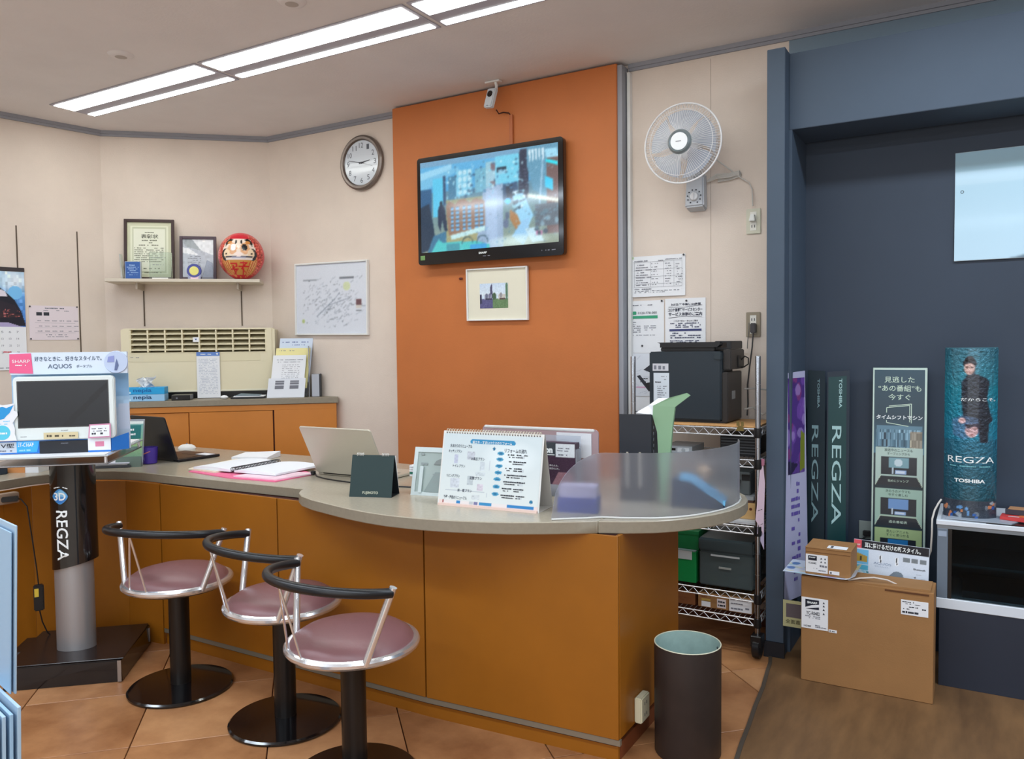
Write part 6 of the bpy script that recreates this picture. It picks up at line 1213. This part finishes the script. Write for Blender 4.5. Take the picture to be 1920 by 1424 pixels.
# ---- printed sheet bent over the carton and small carton on it
t=thing('promo_sheet','glossy printed sheet bent over the left of the large carton under the small carton','leaflet',(-.70,3.60,.4802))
c=Cv(60,40,(206,220,240)); c.specks(26,0,0,1,1,[(120,160,210),(190,200,230),(230,220,170),(150,190,200),(170,150,200)],(.03,.09),(.03,.09),6,.7).ell(.1,.3,.06,.1,(70,120,180)).ell(.08,.65,.06,.1,(80,120,180)).poly([(.8,.0),(1,0),(1,.4),(.85,.4)],(236,228,150),.8)
def bend(u,v):
    x=-.055+.30*u; return (x,.03+.22*(1-v)-.015*u+(.0),(.002 if x<.21 else .002+.45*(x-.21)+ (x-.21)**2*4))
pic(t,c,bend,PRINTG); MB()._a([bend(i/12,v)[:2]+(bend(i/12,v)[2]-.0015,) for v in(0,1) for i in range(13)],[(i,13+i,14+i,i+1) for i in range(12)]).build('sheet_back',paper,t)
t=thing('small_carton','small brown cardboard carton with white labels on top of the large carton','carton',(-.660,3.635,.4830),-1)
MB().box(0,.185,0,.175,0,.115).build('carton_body',carton,t,bevel=.002,seg=1); MB().box(.001,.184,-.0008,.0,.098,.0995).build('lid_line',cartond,t); MB().box(-.0012,.186,-.0015,.174,.1155,.1175).build('lid_flap',carton,t,bevel=.0005,seg=1)
MB().box(.002,.093,-.0012,-.0002,.010,.088).build('white_label',paper,t); MB().box(.012,.048,-.0017,-.0012,.062,.082).build('dark_logo_panel',mat('label_navy',(24,28,46),.5),t); texts(t,[('SHARP',.016,.042,.072,.078,0,.04)],inkw,y=-.0021); texts(t,[('YC-R0482',.012,.046,.046,.054,0,.02)],ink,y=-.0017)
for x,z in((.066,.07),(.082,.07),(.066,.055),(.082,.055)): MB().plate([(x-.004,z),(x+.004,z),(x,z+.008)],-.0017,-.0013).build('handling_mark',ink,t)
bars(t,[(.06,.09,.036,.010,.1),(.035,.05,.026,.004,.2),(.055,.085,.018,.005,.2)],inkg,y=-.0017)
MB().box(.098,.140,-.0012,-.0002,.010,.025).build('small_sticker',paper,t); bars(t,[(.103,.111,.013,.008,0)],ink,y=-.0017)
MB().hexa([(.085,.02,.118),(.165,.02,.118),(.165,.07,.118),(.085,.07,.118),(.085,.02,.1187),(.165,.02,.1187),(.165,.07,.1187),(.085,.07,.1187)]).build('top_label',paper,t); MB().box(.098,.108,.03,.06,.1188,.1192).build('label_print',ink,t)
# ---- headset sign
t=thing('headset_sign','white and black sign with coral corner advertising an ear-worn speaker, behind the cartons','sign',(-.350,3.855,.30),-7); t.rotation_euler=(R(-7),0,R(-7))
MB().box(-.152,.158,-.004,0,.0,.298).build('board',mat('sign_white',(216,224,236),.5),t)
c=Cv(120,110,(212,222,236)); c.rect(0,0,1,.125,(34,32,38)).rect(0,0,.11,.13,(226,86,96)).rect(.0,.15,.21,.36,(110,180,220)).poly([(0,.22),(.06,.20),(.19,.24),(.19,.33),(0,.33)],(170,140,60)).rect(.09,.25,.12,.31,(60,50,30)).rect(.0,.37,.21,.45,(80,170,200)).rect(0,.45,.21,.62,(190,214,226)).specks(26,.0,.45,.21,.62,[(230,236,240),(40,130,150),(150,200,220),(20,110,120)],(.01,.03),(.01,.025),3)
for x in(.37,.585): c.rect(x-.02,.20,x+.025,.32,(234,238,244)); c.poly([(x-.012,.21),(x+.004,.20),(x+.012,.30),(x-.002,.31)],(50,52,56))
for x in(.67,.775,.88): c.rect(x,.185,x+.085,.245,(120,128,134))
c.ell(.57,.52,.09,.085,(120,132,144)).ell(.60,.47,.08,.07,(120,132,144)).ell(.50,.52,.016,.03,(212,222,236))
for k in range(4): c.line(.80,.40+.05*k,.96,.41+.05*k,.002,(180,188,200)); 
for k in range(3): c.ell(.83,.45+.06*k,.011,.011,(40,42,48))
c.noise(.008,0,2); pic(t,c,flat(-.151,.157,.0,.297,-.0052))
texts(t,[('耳に掛けるだけの新スタイル。',-.105,.125,.266,.289,0,.02)],inkw,y=-.0062); texts(t,[('AQUOS',-.065,.008,.196,.208),('サウンドパートナー',-.06,.002,.186,.192)],mat('sign_ink',(120,140,168),.6),y=-.006); texts(t,[('Bluetooth',.098,.145,.196,.204,0,.02)],ink,y=-.006)
texts(t,[('SHARP',-.146,-.124,.272,.279,0,.02)],inkw,y=-.0062); MB().box(-.151,.158,.03,.06,.0,.03).build('foot',mat('sign_foot',(120,124,132),.5),t)
# ---- small sign low on the alcove
t=thing('small_panel_sign','small cream sign with a grey panel picture half behind the large carton','sign',(-.795,3.835,.165)); MB().box(0.0,.14,-.002,0,0,.125).build('board',mat('sign_cream',(198,198,150),.6),t); MB().box(.014,.126,-.0026,-.0021,.045,.110).build('grey_picture',mat('picture_grey',(106,98,104),.6),t); texts(t,[('全面直下',.012,.10,.016,.036,0,.01)],mat('sign_olive',(70,66,44),.7),y=-.0027)
# ---- silver-blue picture on the alcove wall
t=thing('wall_picture','large pale silver-blue portrait print on the alcove wall, cut off by the right edge','picture',(.24,4.284,1.863)); t.rotation_euler=(R(-1.2),0,0)
c=Cv(150,100,(160,196,214)); c.vgrad(0,.18,(150,190,210),(138,176,192)).vgrad(.18,.3,(170,205,222),(186,216,230)).vgrad(.3,1,(176,210,226),(186,216,232)).poly([(.22,1),(.36,.93),(.5,.86),(.75,.80),(1,.84),(1,1)],(92,116,132)).ell(.62,.38,.235,.36,(104,108,116)).ell(.66,.42,.19,.32,(92,96,106)).poly([(.56,.66),(.72,.66),(.76,.86),(.54,.86)],(150,146,148))
c.blur(2)
MB().box(-.362,.62,-.012,-.002,0,.500).build('print_board',mat('print_edge',(190,206,214),.4),t,bevel=.001,seg=1); pic(t,c,flat(-.361,.619,.002,.498,-.0128),mat('print_pearl',attr=True,rough=.28,coat=.3))
mb=MB(); mb.X=Matrix.Translation((-.332,-.0132,.318))@Matrix.Rotation(R(90),4,'X'); mb.tube([(.006*math.cos(R(a)),.006*math.sin(R(a)),0) for a in range(0,360,30)],.0012,5,True); mb.X=None; mb.build('grommet',ink,t)

# ---- joined small print and fine wires are stuff within their thing
for o in list(COL.objects):
    b=o.name.split('.')[0]
    if o.type=='MESH' and o.parent is not None and b in('printed_lines','lettering','numerals','dates','spiral_wire','binding_wire','shelf_wires','front_guard','rear_guard','table_rules','rule_lines','red_marks','post_grooves','dial_marks','slots','side_ribs','printed_marks','paint_chips','holder','caster','shelf_frame','frame_logo'):
        if b not in('holder','caster','shelf_frame'): o['kind']='stuff'
